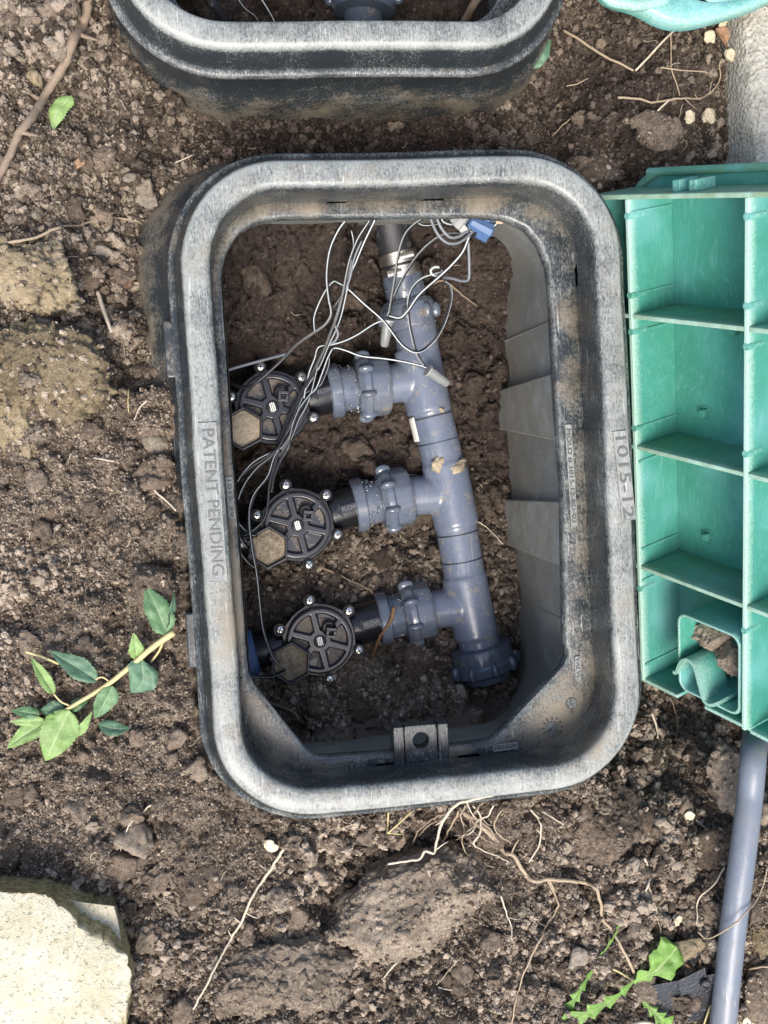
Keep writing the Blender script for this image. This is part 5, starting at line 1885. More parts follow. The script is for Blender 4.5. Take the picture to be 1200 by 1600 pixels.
clod(1185, 1560, 70, 120, 0, 'large grey clod right of the hose at the bottom corner', M_CLOD, .1, .6, 4, 69)
clod(1190, 1470, 34, 50, 0, 'olive brown clod right of the hose', M_CLAY, .3, .7, 4, 70)
clod(930, 265, 70, 60, 0, 'dark soil lump between the two boxes and the lid', M_CLOD, .1, .7, 4, 71)
clod(1030, 200, 90, 60, -10, 'brown soil lump above the standing lid', M_CLOD, .05, .6, 4, 72)
clod(985, 190, 26, 16, 0, 'small grey chip on the dark soil above the lid', M_PALE, .3, .5, 3, 73, nm='stone', cat='stone', facet=1)
# in the pit
clod(650, 1035, 62, 62, 0, 'brown clod between the lowest union and the end cap', M_CLOD, .25, .75, 4, 81)
clod(655, 1085, 40, 34, 30, 'flat pale flake on the pit floor below the lowest union', M_PALE, .4, .25, 3, 82, facet=1.2)
clod(719, 1081, 22, 30, 10, 'thin light flake on the pit floor left of the end cap', M_FLAT, .5, .25, 3, 83, facet=1.2)
clod(695, 1110, 40, 34, 0, 'brown lump on the pit floor below the end cap', M_CLOD, .3, .6, 4, 84)
clod(650, 800, 80, 50, 0, 'dark lump of soil between the two lower branches', M_PITSHADE, .0, .5, 4, 85, crumbly=0)
clod(690, 640, 60, 80, 0, 'dark brown lump right of the elbow', M_PITSHADE, -.4, .6, 4, 86, crumbly=0)
clod(770, 985, 26, 34, 0, 'small light lump between the end cap and the wall', M_PALE, .3, .6, 3, 87)
for k, (px_, py_, w_, lab) in enumerate(((560, 700, 46, 'dark brown clod between the upper two branches'), (600, 870, 40, 'dark clod under the middle branch'), (520, 905, 34, 'small dark clod beside the lowest bonnet'), (560, 1110, 60, 'brown lump on the pit floor left of the bolt tab'),
                                       (500, 1110, 44, 'brown lump on the pit floor at the chamfered corner'), (740, 1125, 46, 'brown lump on the pit floor right of the bolt tab'), (620, 1075, 38, 'brown lump on the pit floor under the lowest union'), (400, 430, 56, 'dark lump at the far left of the pit'),
                                       (470, 420, 44, 'dark lump on the far slope of the pit'), (560, 470, 50, 'dark lump left of the hose clamps'), (740, 600, 44, 'dark clod between the manifold and the right wall'), (770, 770, 34, 'small clod by the right wall near the middle panel'), (655, 705, 40, 'dark clod tucked under the manifold bend'))):
    clod(px_, py_, w_, w_ * .8, k * 40, lab, M_PITSHADE if py_ < 1000 else M_CLOD, .15, .7, 4, 120 + k, fine=.2, crumbly=.0 if py_ < 1000 else .4)
# scattered loose clods that nothing tells apart
g0 = None
protos = []
for k in range(10):
    mb = MB()
    clod_mesh(mb, (0, 0, 0), (1, .85, .72), 3, 400 + k, .6, .34, 0, .4)
    me_ = mb.build('soil_clod', [M_CLOD, M_CLOD, M_CLOD, M_PALE, M_CLOD][k % 5], smooth=(k % 2 == 0)); COL.objects.unlink(me_); protos.append(me_.data)
cnt = 0
while cnt < 235:
    px_, py_ = random.uniform(5, 1195), random.uniform(5, 1595)
    g = G(px_, py_)
    if sd_box(g[0], g[1], (0, 0)) < .03 or sd_box(g[0], g[1], BOX2) < .03: continue
    if px_ > 930 and 240 < py_ < 1150: continue
    if px_ > 850 and py_ < 250 and random.random() < .7: continue
    if px_ < 215 and py_ > 1350: continue
    if px_ > 1120 and py_ < 260: continue
    r = random.choice((.003, .0034, .004, .0045, .0055, .007, .009))
    if (px_ > 850 and py_ > 1150 or py_ > 1300) and random.random() < .3: r = random.uniform(.007, .0125)
    o = bpy.data.objects.new('soil_clod', protos[cnt % 10]); COL.objects.link(o)
    o.location = (g[0], g[1], g[2] + r * .25)
    o.scale = (r * random.uniform(.8, 1.3), r, r * random.uniform(.7, 1))
    o.rotation_euler = (random.uniform(-.5, .5), random.uniform(-.5, .5), random.uniform(0, 6.28))
    tag(o, 'small crumbly brown soil clod lying loose on the dug earth', 'soil clod', 'small loose soil clods')
    cnt += 1

# ------------------------------------------------------------------ roots, straws, twigs


def root(P, r0, r1, lab, m_=None, lift=1.0, nm='root', cat='root', branches=(), wob=.25, jit=.0008, zs=None):
    W_ = []
    for i, (a, b) in enumerate(P):
        if zs is not None: q = U(a, b, zs[i])
        else: q = G(a, b, .0022 + lift * .0022)
        W_.append(q)
    path = spline(W_, 7)
    path += np.array([[mnoise.noise(Vector(p * 170)) * jit, mnoise.noise(Vector(p * 170) + Vector((9, 0, 0))) * jit, 0] for p in path])
    if zs is None:
        # lie over the crumbs
        for p in path: p[2] = max(p[2], float(hgt(p[0], p[1])) + .0026 + r0 * .6)
        for _ in range(3): path[1:-1, 2] = .5 * path[1:-1, 2] + .25 * (path[:-2, 2] + path[2:, 2])
    if zs is None: keep_clear(path, .0016, -.0004)
    c = path[0].copy()
    mb = MB()
    tube(mb, path - c, np.linspace(r0, r1, len(path)), 8, wob=wob)
    for (t, dx, dy) in branches:
        k = int(t * (len(path) - 1))
        b0 = path[k]
        b1 = b0 + np.array([dx, dy, .0005]); b2 = b1 + np.array([dx * .6 + .001, dy * .4, -.001])
        tube(mb, spline([b0 - c, b1 - c, b2 - c], 5), np.linspace(r1 * .8, r1 * .3, 11), 5)
    o = mb.build(nm, m_ or M_ROOT, loc=c)
    tag(o, lab, cat, 'roots and straws on the soil')
    return o


root([(140, -12), (137, 20), (130, 52), (108, 98), (76, 150), (50, 190), (30, 220), (14, 255), (-6, 290)], .0038, .0026, 'thick brown root crossing the upper left corner', M_ROOTD, 1.8, wob=.3, branches=((.3, .008, -.003), (.55, -.006, .004), (.72, .007, -.002)))
root([(0, 388), (50, 375), (110, 358), (150, 347), (185, 343), (222, 351)], .0012, .0006, 'long thin root reaching the box corner from the left edge', M_ROOT, branches=((.5, .003, .006), (.7, -.002, .005), (.6, .002, -.004)))
root([(154, 457), (162, 482), (170, 505), (176, 521)], .0016, .0013, 'short pale stick standing out left of the box wall', M_ROOTW, 1.5, 'stick', 'stick', jit=.0002)
root([(106, 414), (110, 432), (115, 455), (118, 472)], .0008, .0004, 'yellow split straw left of the box', M_STRAW, 1.4, 'straw', 'straw', branches=((.4, -.001, -.012), (.6, -.002, -.010)), jit=.0002)
root([(877, 51), (915, 77), (950, 98), (985, 115)], .0011, .0009, 'straight grey stalk on the dark soil at the upper right', M_ROOT, 2, 'stalk', 'stalk', jit=.0002)
root([(987, 116), (1010, 92), (1032, 68), (1053, 48)], .0009, .0008, 'straight pale straw meeting the grey stalk in a V', M_ROOTW, 2.5, 'straw', 'straw', jit=.0001)
root([(1046, 55), (1045, 85), (1047, 115), (1058, 152)], .0007, .0005, 'thin root hanging below the straw at the upper right', M_ROOT)
root([(1028, 109), (1060, 113), (1105, 120)], .0007, .0005, 'thin straight rootlet pointing at the kerb', M_ROOT, jit=.0003)
root([(962, 155), (990, 157), (1015, 163), (1038, 160), (1065, 156), (1095, 153), (1110, 145), (1119, 128), (1121, 98)], .0010, .0006, 'curving root with branches near the two buds', M_ROOT, branches=((.3, .002, .006), (.5, .006, -.006), (.7, .002, .008), (.62, -.004, .005)))
root([(1012, 186), (1025, 175), (1040, 162), (1050, 156)], .0009, .0006, 'short forked root above the standing lid', M_ROOTW)
root([(985, 192), (1000, 202), (1020, 200), (1035, 204)], .0007, .0005, 'small wavy root on the dark soil above the lid', M_ROOT)
root([(882, 138), (900, 133), (916, 125)], .0006, .0004, 'hair root beside the corner of the second box', M_ROOT, branches=((.5, .004, .003),))
root([(860, 215), (880, 195), (900, 180)], .0005, .0004, 'hair root in the gap between the boxes', M_ROOT)
root([(793, 1238), (762, 1243), (732, 1251), (713, 1257), (698, 1275), (688, 1292), (682, 1318), (677, 1333), (664, 1331), (656, 1342), (633, 1346), (606, 1350)], .0013, .0008, 'pale winding root over the largest clod', M_ROOTW, 2.2, branches=((.2, .004, -.01), (.4, -.005, -.003), (.6, .006, .004)), zs=[-.004, -.004, -.006, -.008, -.010, -.012, -.012, -.010, -.008, -.008, -.008, -.010])
root([(715, 1258), (735, 1278), (755, 1292), (773, 1310), (783, 1325), (800, 1334), (818, 1362), (833, 1372), (855, 1369), (885, 1372), (910, 1374), (928, 1385), (934, 1410), (938, 1432), (952, 1448), (969, 1478), (986, 1515)], .0019, .0012, 'long grey root curving right of the largest clod to the dandelion', M_ROOT, 1.6, branches=((.3, .004, .008), (.5, .003, -.008), (.64, -.012, .003)), zs=None)
root([(720, 1262), (740, 1275), (762, 1290), (785, 1328), (792, 1342)], .0014, .0008, 'brown root lying alongside the long grey root', M_ROOTD, 3)
root([(735, 1252), (747, 1272), (745, 1296), (736, 1312), (750, 1322), (775, 1332), (790, 1340)], .0008, .0005, 'thin white root curling over the clod top', M_ROOTW, 3)
root([(700, 1258), (690, 1272), (668, 1285), (650, 1302)], .0012, .0006, 'dark root disappearing behind the largest clod', M_ROOTD, 2)
for P_, r_, lab_, m_ in (([(725, 1250), (716, 1268), (722, 1290), (716, 1308), (728, 1330)], .0008, 'wiry root in the tangle above the largest clod, left strand', M_ROOT), ([(752, 1246), (738, 1262), (730, 1282), (745, 1300), (770, 1312)], .0009, 'wiry root in the tangle above the largest clod, middle strand', M_ROOTD),
                         ([(765, 1252), (758, 1268), (742, 1278), (728, 1296), (705, 1302)], .0007, 'wiry root in the tangle above the largest clod, crossing strand', M_ROOTW), ([(700, 1262), (676, 1270), (655, 1288), (640, 1312)], .0010, 'grey root in the dark gap behind the largest clod', M_ROOTD),
                         ([(712, 1262), (690, 1300), (668, 1318), (640, 1326)], .0009, 'second grey root in the dark gap behind the largest clod', M_ROOT), ([(780, 1258), (768, 1280), (776, 1298), (792, 1310)], .0007, 'wiry root in the tangle above the largest clod, right strand', M_ROOT)):
    root(P_, r_, r_ * .6, lab_, m_, 3.2, branches=((.4, .004, -.005), (.6, -.005, -.003)), jit=.0015)
root([(853, 1372), (863, 1392), (868, 1415), (852, 1440), (838, 1470), (820, 1506), (808, 1540), (800, 1572), (796, 1605)], .0009, .0006, 'long root running down to the bottom edge', M_ROOT, branches=((.4, -.004, .003),))
root([(826, 1262), (838, 1276), (843, 1292), (838, 1320), (824, 1344)], .0008, .0006, 'white root near the bottom right rim corner', M_ROOTW, branches=((.6, -.004, .004), (.2, .006, -.004)))
root([(845, 1265), (862, 1275), (878, 1286)], .0007, .0004, 'short white root left of the dark hollow clod', M_ROOTW)
root([(455, 1302), (436, 1334), (410, 1372), (393, 1400), (376, 1438), (360, 1464), (340, 1500), (322, 1536), (302, 1572)], .0012, .0007, 'long pale root running down the lower left soil', M_ROOTW, branches=((.2, -.006, .005), (.45, .006, -.004), (.5, -.005, .006), (.62, -.002, .005)))
root([(236, 1254), (226, 1264), (203, 1285), (194, 1310), (187, 1336)], .0006, .0004, 'hair root left of the lower rim corner', M_ROOTW)
root([(605, 1264), (604, 1280), (603, 1296)], .0007, .0006, 'short straw touching the near rim', M_STRAW, 2, 'straw', 'straw', jit=.0001)
root([(641, 1262), (622, 1280), (603, 1297)], .0009, .0007, 'slanted straw touching the near rim', M_STRAW, 2.4, 'straw', 'straw', jit=.0001)
root([(604, 1297), (625, 1300), (643, 1303)], .0007, .0005, 'flat straw lying left of the largest clod', M_STRAW, 1.6, 'straw', 'straw', jit=.0001)
root([(633, 1490), (612, 1506), (598, 1524)], .0009, .0006, 'pale rootlet below the largest clod', M_ROOTW)
root([(728, 1520), (722, 1535), (710, 1543), (683, 1538)], .0007, .0005, 'yellowish rootlet low in the middle', M_ROOTW)
root([(680, 1535), (700, 1512), (720, 1490)], .0004, .0003, 'fine hair root below the largest clod', M_ROOT)
root([(780, 1396), (788, 1420), (795, 1440), (798, 1465)], .0007, .0005, 'rootlet right of the largest clod', M_ROOTW, branches=((.5, .006, -.002),))
root([(1000, 1335), (1010, 1358), (1010, 1378), (1004, 1388)], .0012, .0008, 'white curved root under the grey clod', M_ROOTW)
root([(1010, 1382), (1020, 1412), (1026, 1440), (1029, 1455)], .0008, .0005, 'thin root hanging below the white curved root', M_ROOT)
root([(1082, 1278), (1100, 1292), (1116, 1312), (1128, 1336)], .0009, .0006, 'root leading from the bud to the hose', M_ROOTW)
root([(1128, 1352), (1112, 1378), (1092, 1396), (1084, 1412), (1085, 1440)], .0008, .0006, 'arched root left of the hose', M_ROOTW)
root([(1153, 1262), (1146, 1285), (1138, 1305), (1131, 1331)], .0020, .0012, 'thick pale sprout beside the hose', M_ROOTW, 2)
root([(1200, 1352), (1186, 1400), (1160, 1432), (1132, 1454), (1105, 1466), (1090, 1456)], .0007, .0005, 'fine root lying across the grey hose', M_ROOT, zs=[-.03, -.024, -.014, -.022, -.035, -.038])
root([(962, 1604), (985, 1591), (1010, 1590), (1034, 1604)], .0018, .0014, 'pale arched stem at the bottom edge', M_ROOTW, 3, 'stem', 'stem')
root([(1086, 1490), (1088, 1525), (1098, 1560), (1108, 1605)], .0010, .0009, 'rusty pine needle beside the black scrap', M_RUST, 3, 'pine_needle', 'needle', jit=.0001)
root([(1062, 1497), (1085, 1515), (1110, 1545)], .0009, .0008, 'rusty needle slanting over the black scrap', M_RUST, 3.5, 'pine_needle', 'needle', jit=.0001)
root([(1112, 1540), (1100, 1570), (1088, 1604)], .0010, .0008, 'pale needle crossing the rusty one', M_STRAW, 3, 'pine_needle', 'needle', jit=.0001)
root([(1160, 1555), (1180, 1570), (1200, 1585)], .0014, .0012, 'pale twig right of the hose at the bottom', M_ROOTW, 2, 'twig', 'twig')
root([(1165, 1510), (1185, 1504), (1205, 1506)], .0009, .0007, 'thin twig right of the hose', M_ROOT, 2, 'twig', 'twig')
root([(230, 738), (240, 764), (258, 780), (276, 798)], .0009, .0006, 'pale rootlet touching the left wall of the box', M_ROOTW)
root([(202, 608), (202, 645)], .0005, .0004, 'tiny upright straw left of the box', M_STRAW, 1, 'straw', 'straw')
root([(230, 625), (218, 640), (210, 656)], .0006, .0004, 'tiny slanted straw left of the box', M_ROOTW, 1, 'straw', 'straw')
root([(148, 715), (165, 718), (180, 722)], .0006, .0005, 'tiny flat straw on the left soil', M_ROOTW, 1, 'straw', 'straw')
root([(275, 258), (292, 249), (305, 243)], .0006, .0004, 'tiny straw by the gap left of the box', M_ROOTW, 1.5, 'straw', 'straw')
root([(1010, 1110), (1018, 1130), (1022, 1150)], .0009, .0007, 'white root dangling under the lid corner', M_ROOTW, 4)
root([(1038, 1085), (1046, 1105), (1049, 1130), (1046, 1150)], .0007, .0005, 'thin root dangling below the lid', M_ROOTD, 5)
root([(615, 948), (612, 966), (600, 985), (590, 1003), (584, 1025), (583, 1048)], .0017, .0013, 'orange brown root draped over the lowest union collar', M_RUST, zs=[-.166, -.167, -.172, -.180, -.19, -.2])
root([(498, 884), (530, 898), (560, 912), (578, 922), (588, 938)], .0010, .0007, 'brown root on the pit floor between the lower valves', M_ROOTD, 1.5)
root([(400, 1092), (430, 1098), (460, 1112), (470, 1128)], .0016, .0009, 'forked brown root on the pit floor at the lower left', M_ROOTD, 2, branches=((.5, .008, -.003), (.7, .004, -.008)))
root([(740, 812), (760, 825), (784, 850)], .0006, .0004, 'white rootlet between manifold and right wall', M_ROOTW, 2)
root([(788, 1188), (793, 1200), (800, 1215)], .0006, .0005, 'white hair root hanging over the near rim', M_ROOTW, zs=[ZL + .002, -.02, .001])
root([(655, 455), (690, 440), (720, 462), (745, 480)], .0012, .0007, 'dark root in the soil right of the manifold', M_ROOTD, 1)
# countless hair roots
mb = MB()
for k in range(170):
    px_, py_ = random.uniform(0, 1200), random.uniform(0, 1600)
    g = G(px_, py_, .0012)
    if abs(sd_box(g[0], g[1], (0, 0))) < .03 or abs(sd_box(g[0], g[1], BOX2)) < .03: continue
    if px_ > 920 and 240 < py_ < 1150: continue
    a = random.uniform(0, 6.28); L_ = random.uniform(.004, .013)
    pts = [g]
    for s in range(3):
        a += random.uniform(-.8, .8)
        q = pts[-1] + np.array([math.cos(a), math.sin(a), 0]) * L_ / 3
        q[2] = float(hgt(q[0], q[1])) + .0034
        pts.append(q)
    tube(mb, spline(pts, 3), np.linspace(.00030, .00018, 10), 4)
o = mb.build('hair_roots', M_ROOTW); tag(o, 'fine pale hair roots all over the soil', 'roots', kind='stuff')

# ------------------------------------------------------------------ leaves


def leaf_mesh(L_, W_, curl=.25, fold=.35, serr=.06, bend=0.0, lobes=None, n=26, m=6, seed=0, tip=1.0):
    """leaf along +x, width across y, from the stalk at the origin"""
    mb = MB()
    v, lu, lv = [], [], []
    for i in range(n + 1):
        t = i / n
        if lobes:
            w = lobes(t)
        else:
            w = math.sin(math.pi * min(1, t ** .72)) ** .85 * (1 - .18 * t) + .015
        w *= W_ / 2
        w *= 1 + (serr * (1 if i % 2 else -1) + .16 * mnoise.noise(Vector((t * 6, seed * 3.1, 1.7)))) * (0 < i < n)
        yb = bend * L_ * math.sin(math.pi * t * .8)
        zc = curl * L_ * (t - t * t) * 1.1 - curl * L_ * .25 * t ** 3 + .05 * L_ * mnoise.noise(Vector((t * 3, seed, 4)))
        for j in range(-m, m + 1):
            s = j / m
            v.append((t * L_, yb + s * w, zc + abs(s) * w * fold - (abs(s) ** 3) * w * (.25 + .5 * mnoise.noise(Vector((t * 2.5 + seed * 5, s, 2)))) + .16 * w * mnoise.noise(Vector((t * 5 + seed, s * 2, seed)))))
            lu.append(s); lv.append(t)
    k = 2 * m + 1
    f = [(i * k + j, (i + 1) * k + j, (i + 1) * k + j + 1, i * k + j + 1) for i in range(n) for j in range(k - 1)]
    mb.add(v, f, lu=np.array(lu), lv=np.array(lv))
    return mb


def leaf(base, tip, wpx, z0, z1, m_, parent=None, lab=None, roll=0.0, nm='leaf', off=None, **kw):
    p, q = U(*base, z0), U(*tip, z1)
    L_ = np.linalg.norm(q - p)
    mb = leaf_mesh(L_, wpx * px2m(z0), **kw)
    Mx, _ = frame(p, q)
    o = mb.build(nm, m_, parent)
    R_ = Matrix(Mx.tolist()).to_4x4() @ Matrix.Rotation(roll, 4, 'X')
    o.matrix_local = Matrix.Translation(p - (off if off is not None else 0)) @ R_
    return o


gz = float(G(150, 1060)[2])
sp = empty('leafy_sprig', U(268, 990, gz + .02))
tag(sp, 'leafy green sprig lying on the soil against the left side of the box', 'sprig')
so = np.array(sp.location)
zz = gz + .012
mb = MB()
stem = [U(272, 988, gz + .022), U(240, 1010, gz + .020), U(205, 1040, gz + .018), U(170, 1068, gz + .016), U(135, 1090, gz + .015), U(108, 1106, gz + .014), U(85, 1120, gz + .013)]
tube(mb, spline([p - so for p in stem], 6), np.linspace(.0024, .0011, 37), 8, wob=.12)
tube(mb, spline([U(172, 1066, gz + .016) - so, U(160, 1058, gz + .015) - so, U(148, 1062, gz + .015) - so], 4), .0007, 6)
tube(mb, spline([U(108, 1102, gz + .014) - so, U(95, 1096, gz + .014) - so, U(84, 1084, gz + .015) - so], 4), .0007, 6)
tube(mb, spline([U(92, 1037, gz + .012) - so, U(65, 1026, gz + .011) - so, U(40, 1018, gz + .010) - so], 4), .0010, 6)
tube(mb, spline([U(256, 1000, gz + .018) - so, U(248, 1018, gz + .012) - so, U(236, 1034, gz + .008) - so], 4), .0009, 6)
mb.build('stem', M_STRAW, sp)
LV = [((262, 991), (226, 912), 43, .020, .020, M_LEAF, .25, {}), ((258, 985), (274, 922), 17, .020, .022, M_LEAFD, 1.0, {}), ((214, 1030), (209, 990), 24, .017, .024, M_LEAFP, .2, {}),
      ((216, 1030), (226, 1004), 13, .017, .016, M_LEAFV, -.8, {}), ((221, 1030), (196, 1082), 52, .018, .010, M_LEAFD, -.2, {'bend': .25}), ((152, 1064), (77, 1016), 32, .015, .014, M_LEAFD, .35, {'fold': .5}),
      ((84, 1084), (48, 1027), 20, .015, .018, M_LEAFP, .3, {'fold': .8}), ((108, 1110), (70, 1191), 60, .016, .012, M_LEAFP, .0, {'fold': .18, 'serr': .04}), ((176, 1072), (148, 1124), 36, .016, .010, M_LEAF, -.3, {}),
      ((154, 1132), (205, 1130), 26, .008, .008, M_LEAFD, -.6, {'bend': -.2}), ((62, 1117), (17, 1110), 20, .014, .013, M_LEAF, .5, {}), ((70, 1125), (14, 1129), 16, .014, .013, M_LEAFP, -.1, {}),
      ((74, 1127), (9, 1169), 30, .013, .012, M_LEAFP, .4, {}), ((120, 1150), (144, 1113), 15, .010, .012, M_LEAFP, .2, {}), ((110, 1109), (140, 1090), 20, .012, .010, M_LEAF, -.4, {}), ((100, 1105), (60, 1112), 26, .010, .009, M_LEAFD, .1, {}),
      ((88, 1119), (70, 1124), 13, .016, .016, M_LEAFV, 0, {})]
for k, (b_, t_, w_, z0, z1, m_, rl, kw) in enumerate(LV):
    leaf(b_, t_, w_, gz + z0, gz + z1, m_, sp, roll=rl, off=so, seed=k, **kw)
    keep_clear([U(*(np.array(b_) + (np.array(t_) - np.array(b_)) * q_), gz + z0 - .004) for q_ in (.1, .35, .6, .85)], .005)
g = G(100, 180)
o = leaf((112, 150), (88, 208), 27, g[2] + .008, g[2] + .006, M_LEAFP, None, bend=-.16, fold=.15, curl=.2)
tag(o, 'single torn light green leaf on the upper left soil', 'leaf')
g = G(845, 88)
o = leaf((826, 104), (862, 60), 34, g[2] + .012, g[2] + .016, M_LEAFD, None, fold=.1, serr=0)
tag(o, 'dark green leaf tucked behind the corner of the second box', 'leaf')
g = G(122, 258)
o = leaf((133, 250), (108, 266), 13, g[2] + .004, g[2] + .004, M_DRYL, None, fold=.4)
tag(o, 'small brown dry leaf below the torn green leaf', 'leaf')


def dand(t):
    grow = .22 + .78 * min(1, t / .75) ** 1.1
    u_ = (t * 4.6) % 1.0
    tooth = u_ ** 1.4 if u_ < .82 else (1 - u_) / .18
    w = grow * (.26 + .70 * tooth)
    if t > .80: w = grow * (.62 + .3 * math.sin((t - .80) / .2 * math.pi)) * max(0, 1 - ((t - .80) / .20) ** 2)
    return w + .012


def dand2(t):
    return float(np.interp(t, [0, .08, .20, .27, .36, .42, .55, .66, .72, .90, .96, 1.0], [.10, .12, .50, .56, .20, .30, .92, .98, .84, 1.06, .72, .12]))


gz = float(G(985, 1530)[2])
dn = empty('dandelion', U(990, 1535, gz))
tag(dn, 'young dandelion with jagged leaves at the bottom right', 'weed')
do = np.array(dn.location)
for k, (b_, t_, w_, z0, z1, m_, rl) in enumerate([((990, 1536), (1060, 1484), 66, .010, .018, M_LEAFV, .1), ((992, 1532), (876, 1606), 52, .012, .014, M_LEAFV, -.2), ((928, 1502), (986, 1412), 22, .012, .016, M_LEAFV, .5),
                                                      ((928, 1512), (880, 1588), 26, .010, .010, M_LEAFV, .4), ((1000, 1560), (1050, 1608), 40, .010, .012, M_LEAFV, 0)]):
    leaf(b_, t_, w_, gz + z0, gz + z1, m_, dn, roll=rl, off=do, lobes=dand2 if k == 0 else dand, serr=.015, fold=.22, n=110, seed=40 + k)
mb = MB(); tube(mb, spline([U(992, 1534, gz + .010) - do, U(960, 1515, gz + .006) - do, U(928, 1506, gz + .011) - do], 5), .0008, 6); mb.build('stem', M_STRAW, dn)
clod(1010, 1545, 44, 60, 30, 'muddy root crown of the dandelion', M_PALE, .5, .6, 4, 95, facet=.3)

# dried buds, shells
BUDS = [(1103, 65, 11, 'cream dried bud beside the second lid and the kerb'), (1132, 92, 11, 'cream dried bud against the kerb edge'), (1096, 187, 14, 'open cream dried flower above the standing lid'), (1070, 187, 10, 'small curled cream bud left of the open flower'),
        (1070, 1268, 10, 'white crumpled bud by a thin root near the hose'), (1051, 1432, 10, 'pale bud above the dandelion leaf'), (424, 1315, 11, 'yellow dried bud under the near left rim'), (495, 1495, 12, 'yellowish dried bud below the largest clod'),
        (1125, 38, 9, 'peach dried bud under the second lid'), (1160, 1590, 16, 'white crumpled bud at the bottom right corner')]
for k, (px_, py_, r, lab) in enumerate(BUDS):
    g = G(px_, py_, .005)
    s = r * px2m(g[2])
    keep_clear([g], s, .001)
    t = empty('dried_bud', g, (random.uniform(-.4, .4), random.uniform(-.4, .4), random.uniform(0, 6)))
    tag(t, lab, 'dried bud', 'dried buds on the soil')
    for j in range(5):
        mb = leaf_mesh(s * random.uniform(.8, 1.3), s * random.uniform(1.2, 1.7), curl=.9, fold=.5, serr=.03, n=12, m=4, seed=k * 7 + j, lobes=lambda t: .25 + .75 * math.sin(math.pi * min(1, t ** .9 * .93)) ** .6)
        o = mb.build('petal', M_BUD, t, rot=(0, random.uniform(-1.3, -.2), j * 1.257 + random.uniform(-.5, .5)), loc=(0, 0, s * .1))
        sd_m = o.modifiers.new('solid', 'SOLIDIFY'); sd_m.thickness = .0004
    mb = MB(); clod_mesh(mb, (0, 0, s * .35), (s * .75, s * .6, s * .5), 3, k + 5, .5, .3); mb.build('seed_head', M_BUD, t)
g = G(1130, 62)
o = leaf((1118, 45), (1140, 78), 22, g[2] + .006, g[2] + .005, M_DRYL, None, fold=.9, curl=.5)
tag(o, 'curled reddish brown dry leaf between the buds by the kerb', 'leaf')

# black plastic scrap by the dandelion
g = G(1060, 1560)
keep_clear([g + np.array([a_, b_, .006]) for a_ in np.arange(-.025, .035, .005) for b_ in np.arange(-.02, .03, .005)], .001)
sc_ = empty('plastic_scrap', g + np.array([.004, 0, -.004]))
tag(sc_, 'broken glossy black plastic tray piece half buried beside the dandelion', 'plastic scrap')
mb = MB()
gridplate(mb, (-.034, -.028, -.006), (.062, .006, .006), (.004, .045, .014), 8, 6, .0014, (0, 0, 1))
mb.build('tray_floor', M_SCRAP, sc_, smooth=False, bevel=.0004)
mb = MB()
gridplate(mb, (.028, -.022, .000), (.002, .046, .006), (.006, -.004, .016), 6, 4, .0014, (1, 0, 0))
mb.build('tray_side', M_SCRAP, sc_, smooth=False, bevel=.0004)
mb = MB()
gridplate(mb, (-.004, .004, .008), (.022, .010, .004), (-.004, .016, .004), 4, 4, .0014, (0, 0, 1))
lathe(mb, (.014, .016, .014), MZ, [(0, .004), (.003, .004), (.004, .003), (.003, .0022)], 16)
mb.build('tray_rim', M_SCRAP, sc_, smooth=False, bevel=.0004)

# loose crumbs: geometry-node instances on points
crumb_col = bpy.data.collections.new('crumb_kinds')
for k in range(7):
    mb = MB()
    clod_mesh(mb, (0, 0, 0), (1, rng.uniform(.7, .95), rng.uniform(.6, .85)), sub=3, seed=50 + k, rough=.62, fine=.40, facet=.45)
    o = mb.build('crumb', M_CRUMB, smooth=(k % 2 != 0))
    COL.objects.unlink(o)
    crumb_col.objects.link(o)
NP = 230000
cx, cy = rng.uniform(-.37, .33, NP), rng.uniform(-.46, .46, NP)
pm = np.clip(1.0 + 1.1 * pn2(cx * 7 + 3, cy * 7, 77) + .5 * pn2(cx * 19, cy * 19, 78), .45, 1.9)
for (a_, b_, r_, v_) in ((150, 1180, .10, .55), (60, 720, .07, .5), (300, 1330, .05, .4), (190, 300, .07, -.6), (1050, 1350, .09, -.5), (250, 1480, .05, -.3), (1060, 1170, .05, -.6)):
    _q = U(a_, b_, -.05)
    pm = pm - v_ * np.exp(-(((cx - _q[0]) / r_) ** 2 + ((cy - _q[1]) / r_) ** 2))
pm = np.clip(pm, .5, 1.9)
cs = np.minimum(.00068 * pm * (rng.pareto(1.9, NP) + 1), .0032 * pm)
_nf = 150000
cx, cy = np.concatenate([cx, rng.uniform(-.37, .33, _nf)]), np.concatenate([cy, rng.uniform(-.46, .46, _nf)])
cs = np.concatenate([cs, rng.uniform(.00035, .00085, _nf)])
NP += _nf
d1, d2_ = sd_box(cx, cy, (0, 0)), sd_box(cx, cy, BOX2)
inside = (d1 < 0) | (d2_ < 0)
wall = ((d1 > -.016) & (d1 < .026)) | ((d2_ > -.016) & (d2_ < .026))
sm = np.exp(-(((cx - U(980, 140, -.07)[0]) / .06) ** 2 + ((cy - U(980, 140, -.07)[1]) / .06) ** 2))
patch = pn2(cx * 14, cy * 14, 31)
keep = ~wall & (rng.random(NP) < np.where(inside, np.where(cy > .0, .16, .5), .97) * (1 - .6 * sm) * np.clip(.85 + patch * .8, .45, 1))
cx, cy, cs = cx[keep], cy[keep], cs[keep]
cs = np.where((sd_box(cx, cy, (0, 0)) < 0), np.minimum(cs, .0034), cs)
cz = hgt(cx, cy) + np.where(cs < .00085, .0004 + rng.uniform(0, .0022, len(cx)) * (rng.random(len(cx)) < .6), cs * rng.uniform(-.35, .6, len(cx)))
cd = np.zeros(len(cx))
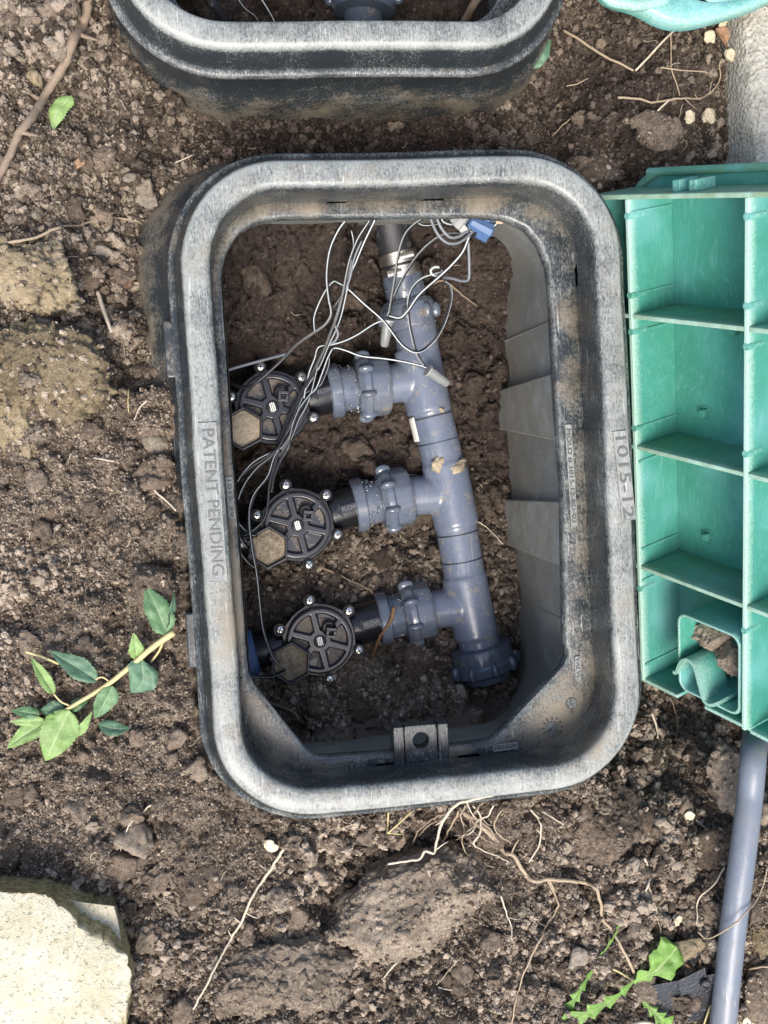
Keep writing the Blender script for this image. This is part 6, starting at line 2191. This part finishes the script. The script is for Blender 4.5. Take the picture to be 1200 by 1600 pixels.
for k in range(len(cx)):
    cd[k] = DAMP_SHADE[min(np.searchsorted(GY, cy[k]), len(GY) - 1), min(np.searchsorted(GX, cx[k]), len(GX) - 1)]
# crumbs that sit on the clods
ex, ey, ez, es, ed = [], [], [], [], []
for (pts, area) in CLOD_TOPS:
    nk = int(area / (.0030 ** 2))
    for q in pts[rng.integers(0, len(pts), nk)]:
        r_ = min(.00062 * (rng.pareto(2.3) + 1), .0024)
        ex.append(q[0]); ey.append(q[1]); ez.append(q[2] + r_ * rng.uniform(-.5, .25)); es.append(r_); ed.append(0)
cx, cy, cz, cs, cd = (np.concatenate([p_, np.array(q_, float)]) for p_, q_ in ((cx, ex), (cy, ey), (cz, ez), (cs, es), (cd, ed)))
ok = np.ones(len(cx), bool)
for k in range(len(cx)):
    zk = KEEP.get((int(cx[k] // .0025), int(cy[k] // .0025)))
    if zk is not None and cz[k] + cs[k] * .75 > zk: ok[k] = False
N_ON_CLODS = int(ok[len(ok) - len(ex):].sum())
cx, cy, cz, cs, cd = cx[ok], cy[ok], cz[ok], cs[ok], cd[ok]
_jy, _ix = np.clip(np.searchsorted(GY, cy), 0, len(GY) - 1), np.clip(np.searchsorted(GX, cx), 0, len(GX) - 1)
cdry_lit = DRY_LIT[_jy, _ix]
cdry_lit[len(cdry_lit) - N_ON_CLODS:] = .8
me = bpy.data.meshes.new('soil_crumbs')
me.from_pydata(np.stack([cx, cy, cz], 1).tolist(), [], [])
for nm, typ, arr in (('scl', 'FLOAT', cs), ('damp_shade', 'FLOAT', cd), ('dry', 'FLOAT', cdry_lit), ('idx', 'INT', rng.integers(0, 7, len(cx)).astype(np.int32))):
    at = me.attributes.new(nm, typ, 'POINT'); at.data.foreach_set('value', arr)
at = me.attributes.new('rot', 'FLOAT_VECTOR', 'POINT'); at.data.foreach_set('vector', rng.uniform(0, 6.28, (len(cx), 3)).ravel())
me.materials.append(M_CRUMB)
crumbs = bpy.data.objects.new('soil_crumbs', me)
COL.objects.link(crumbs)
tag(crumbs, 'loose brown soil crumbs strewn over the dug ground', 'soil', kind='stuff')
ng = bpy.data.node_groups.new('scatter_crumbs', 'GeometryNodeTree')
ng.interface.new_socket('Geometry', in_out='INPUT', socket_type='NodeSocketGeometry')
ng.interface.new_socket('Geometry', in_out='OUTPUT', socket_type='NodeSocketGeometry')
gi, go = ng.nodes.new('NodeGroupInput'), ng.nodes.new('NodeGroupOutput')
iop = ng.nodes.new('GeometryNodeInstanceOnPoints')
ci = ng.nodes.new('GeometryNodeCollectionInfo')
ci.inputs['Collection'].default_value = crumb_col
ci.inputs['Separate Children'].default_value = True
ci.inputs['Reset Children'].default_value = True
iop.inputs['Pick Instance'].default_value = True


def named(name, typ):
    nd = ng.nodes.new('GeometryNodeInputNamedAttribute')
    nd.data_type = typ
    nd.inputs['Name'].default_value = name
    return nd.outputs['Attribute']


ng.links.new(gi.outputs[0], iop.inputs['Points'])
ng.links.new(ci.outputs[0], iop.inputs['Instance'])
ng.links.new(named('idx', 'INT'), iop.inputs['Instance Index'])
e2r = ng.nodes.new('FunctionNodeEulerToRotation')
ng.links.new(named('rot', 'FLOAT_VECTOR'), e2r.inputs[0])
ng.links.new(e2r.outputs[0], iop.inputs['Rotation'])
ng.links.new(named('scl', 'FLOAT'), iop.inputs['Scale'])
ng.links.new(iop.outputs[0], go.inputs[0])
crumbs.modifiers.new('scatter', 'NODES').node_group = ng
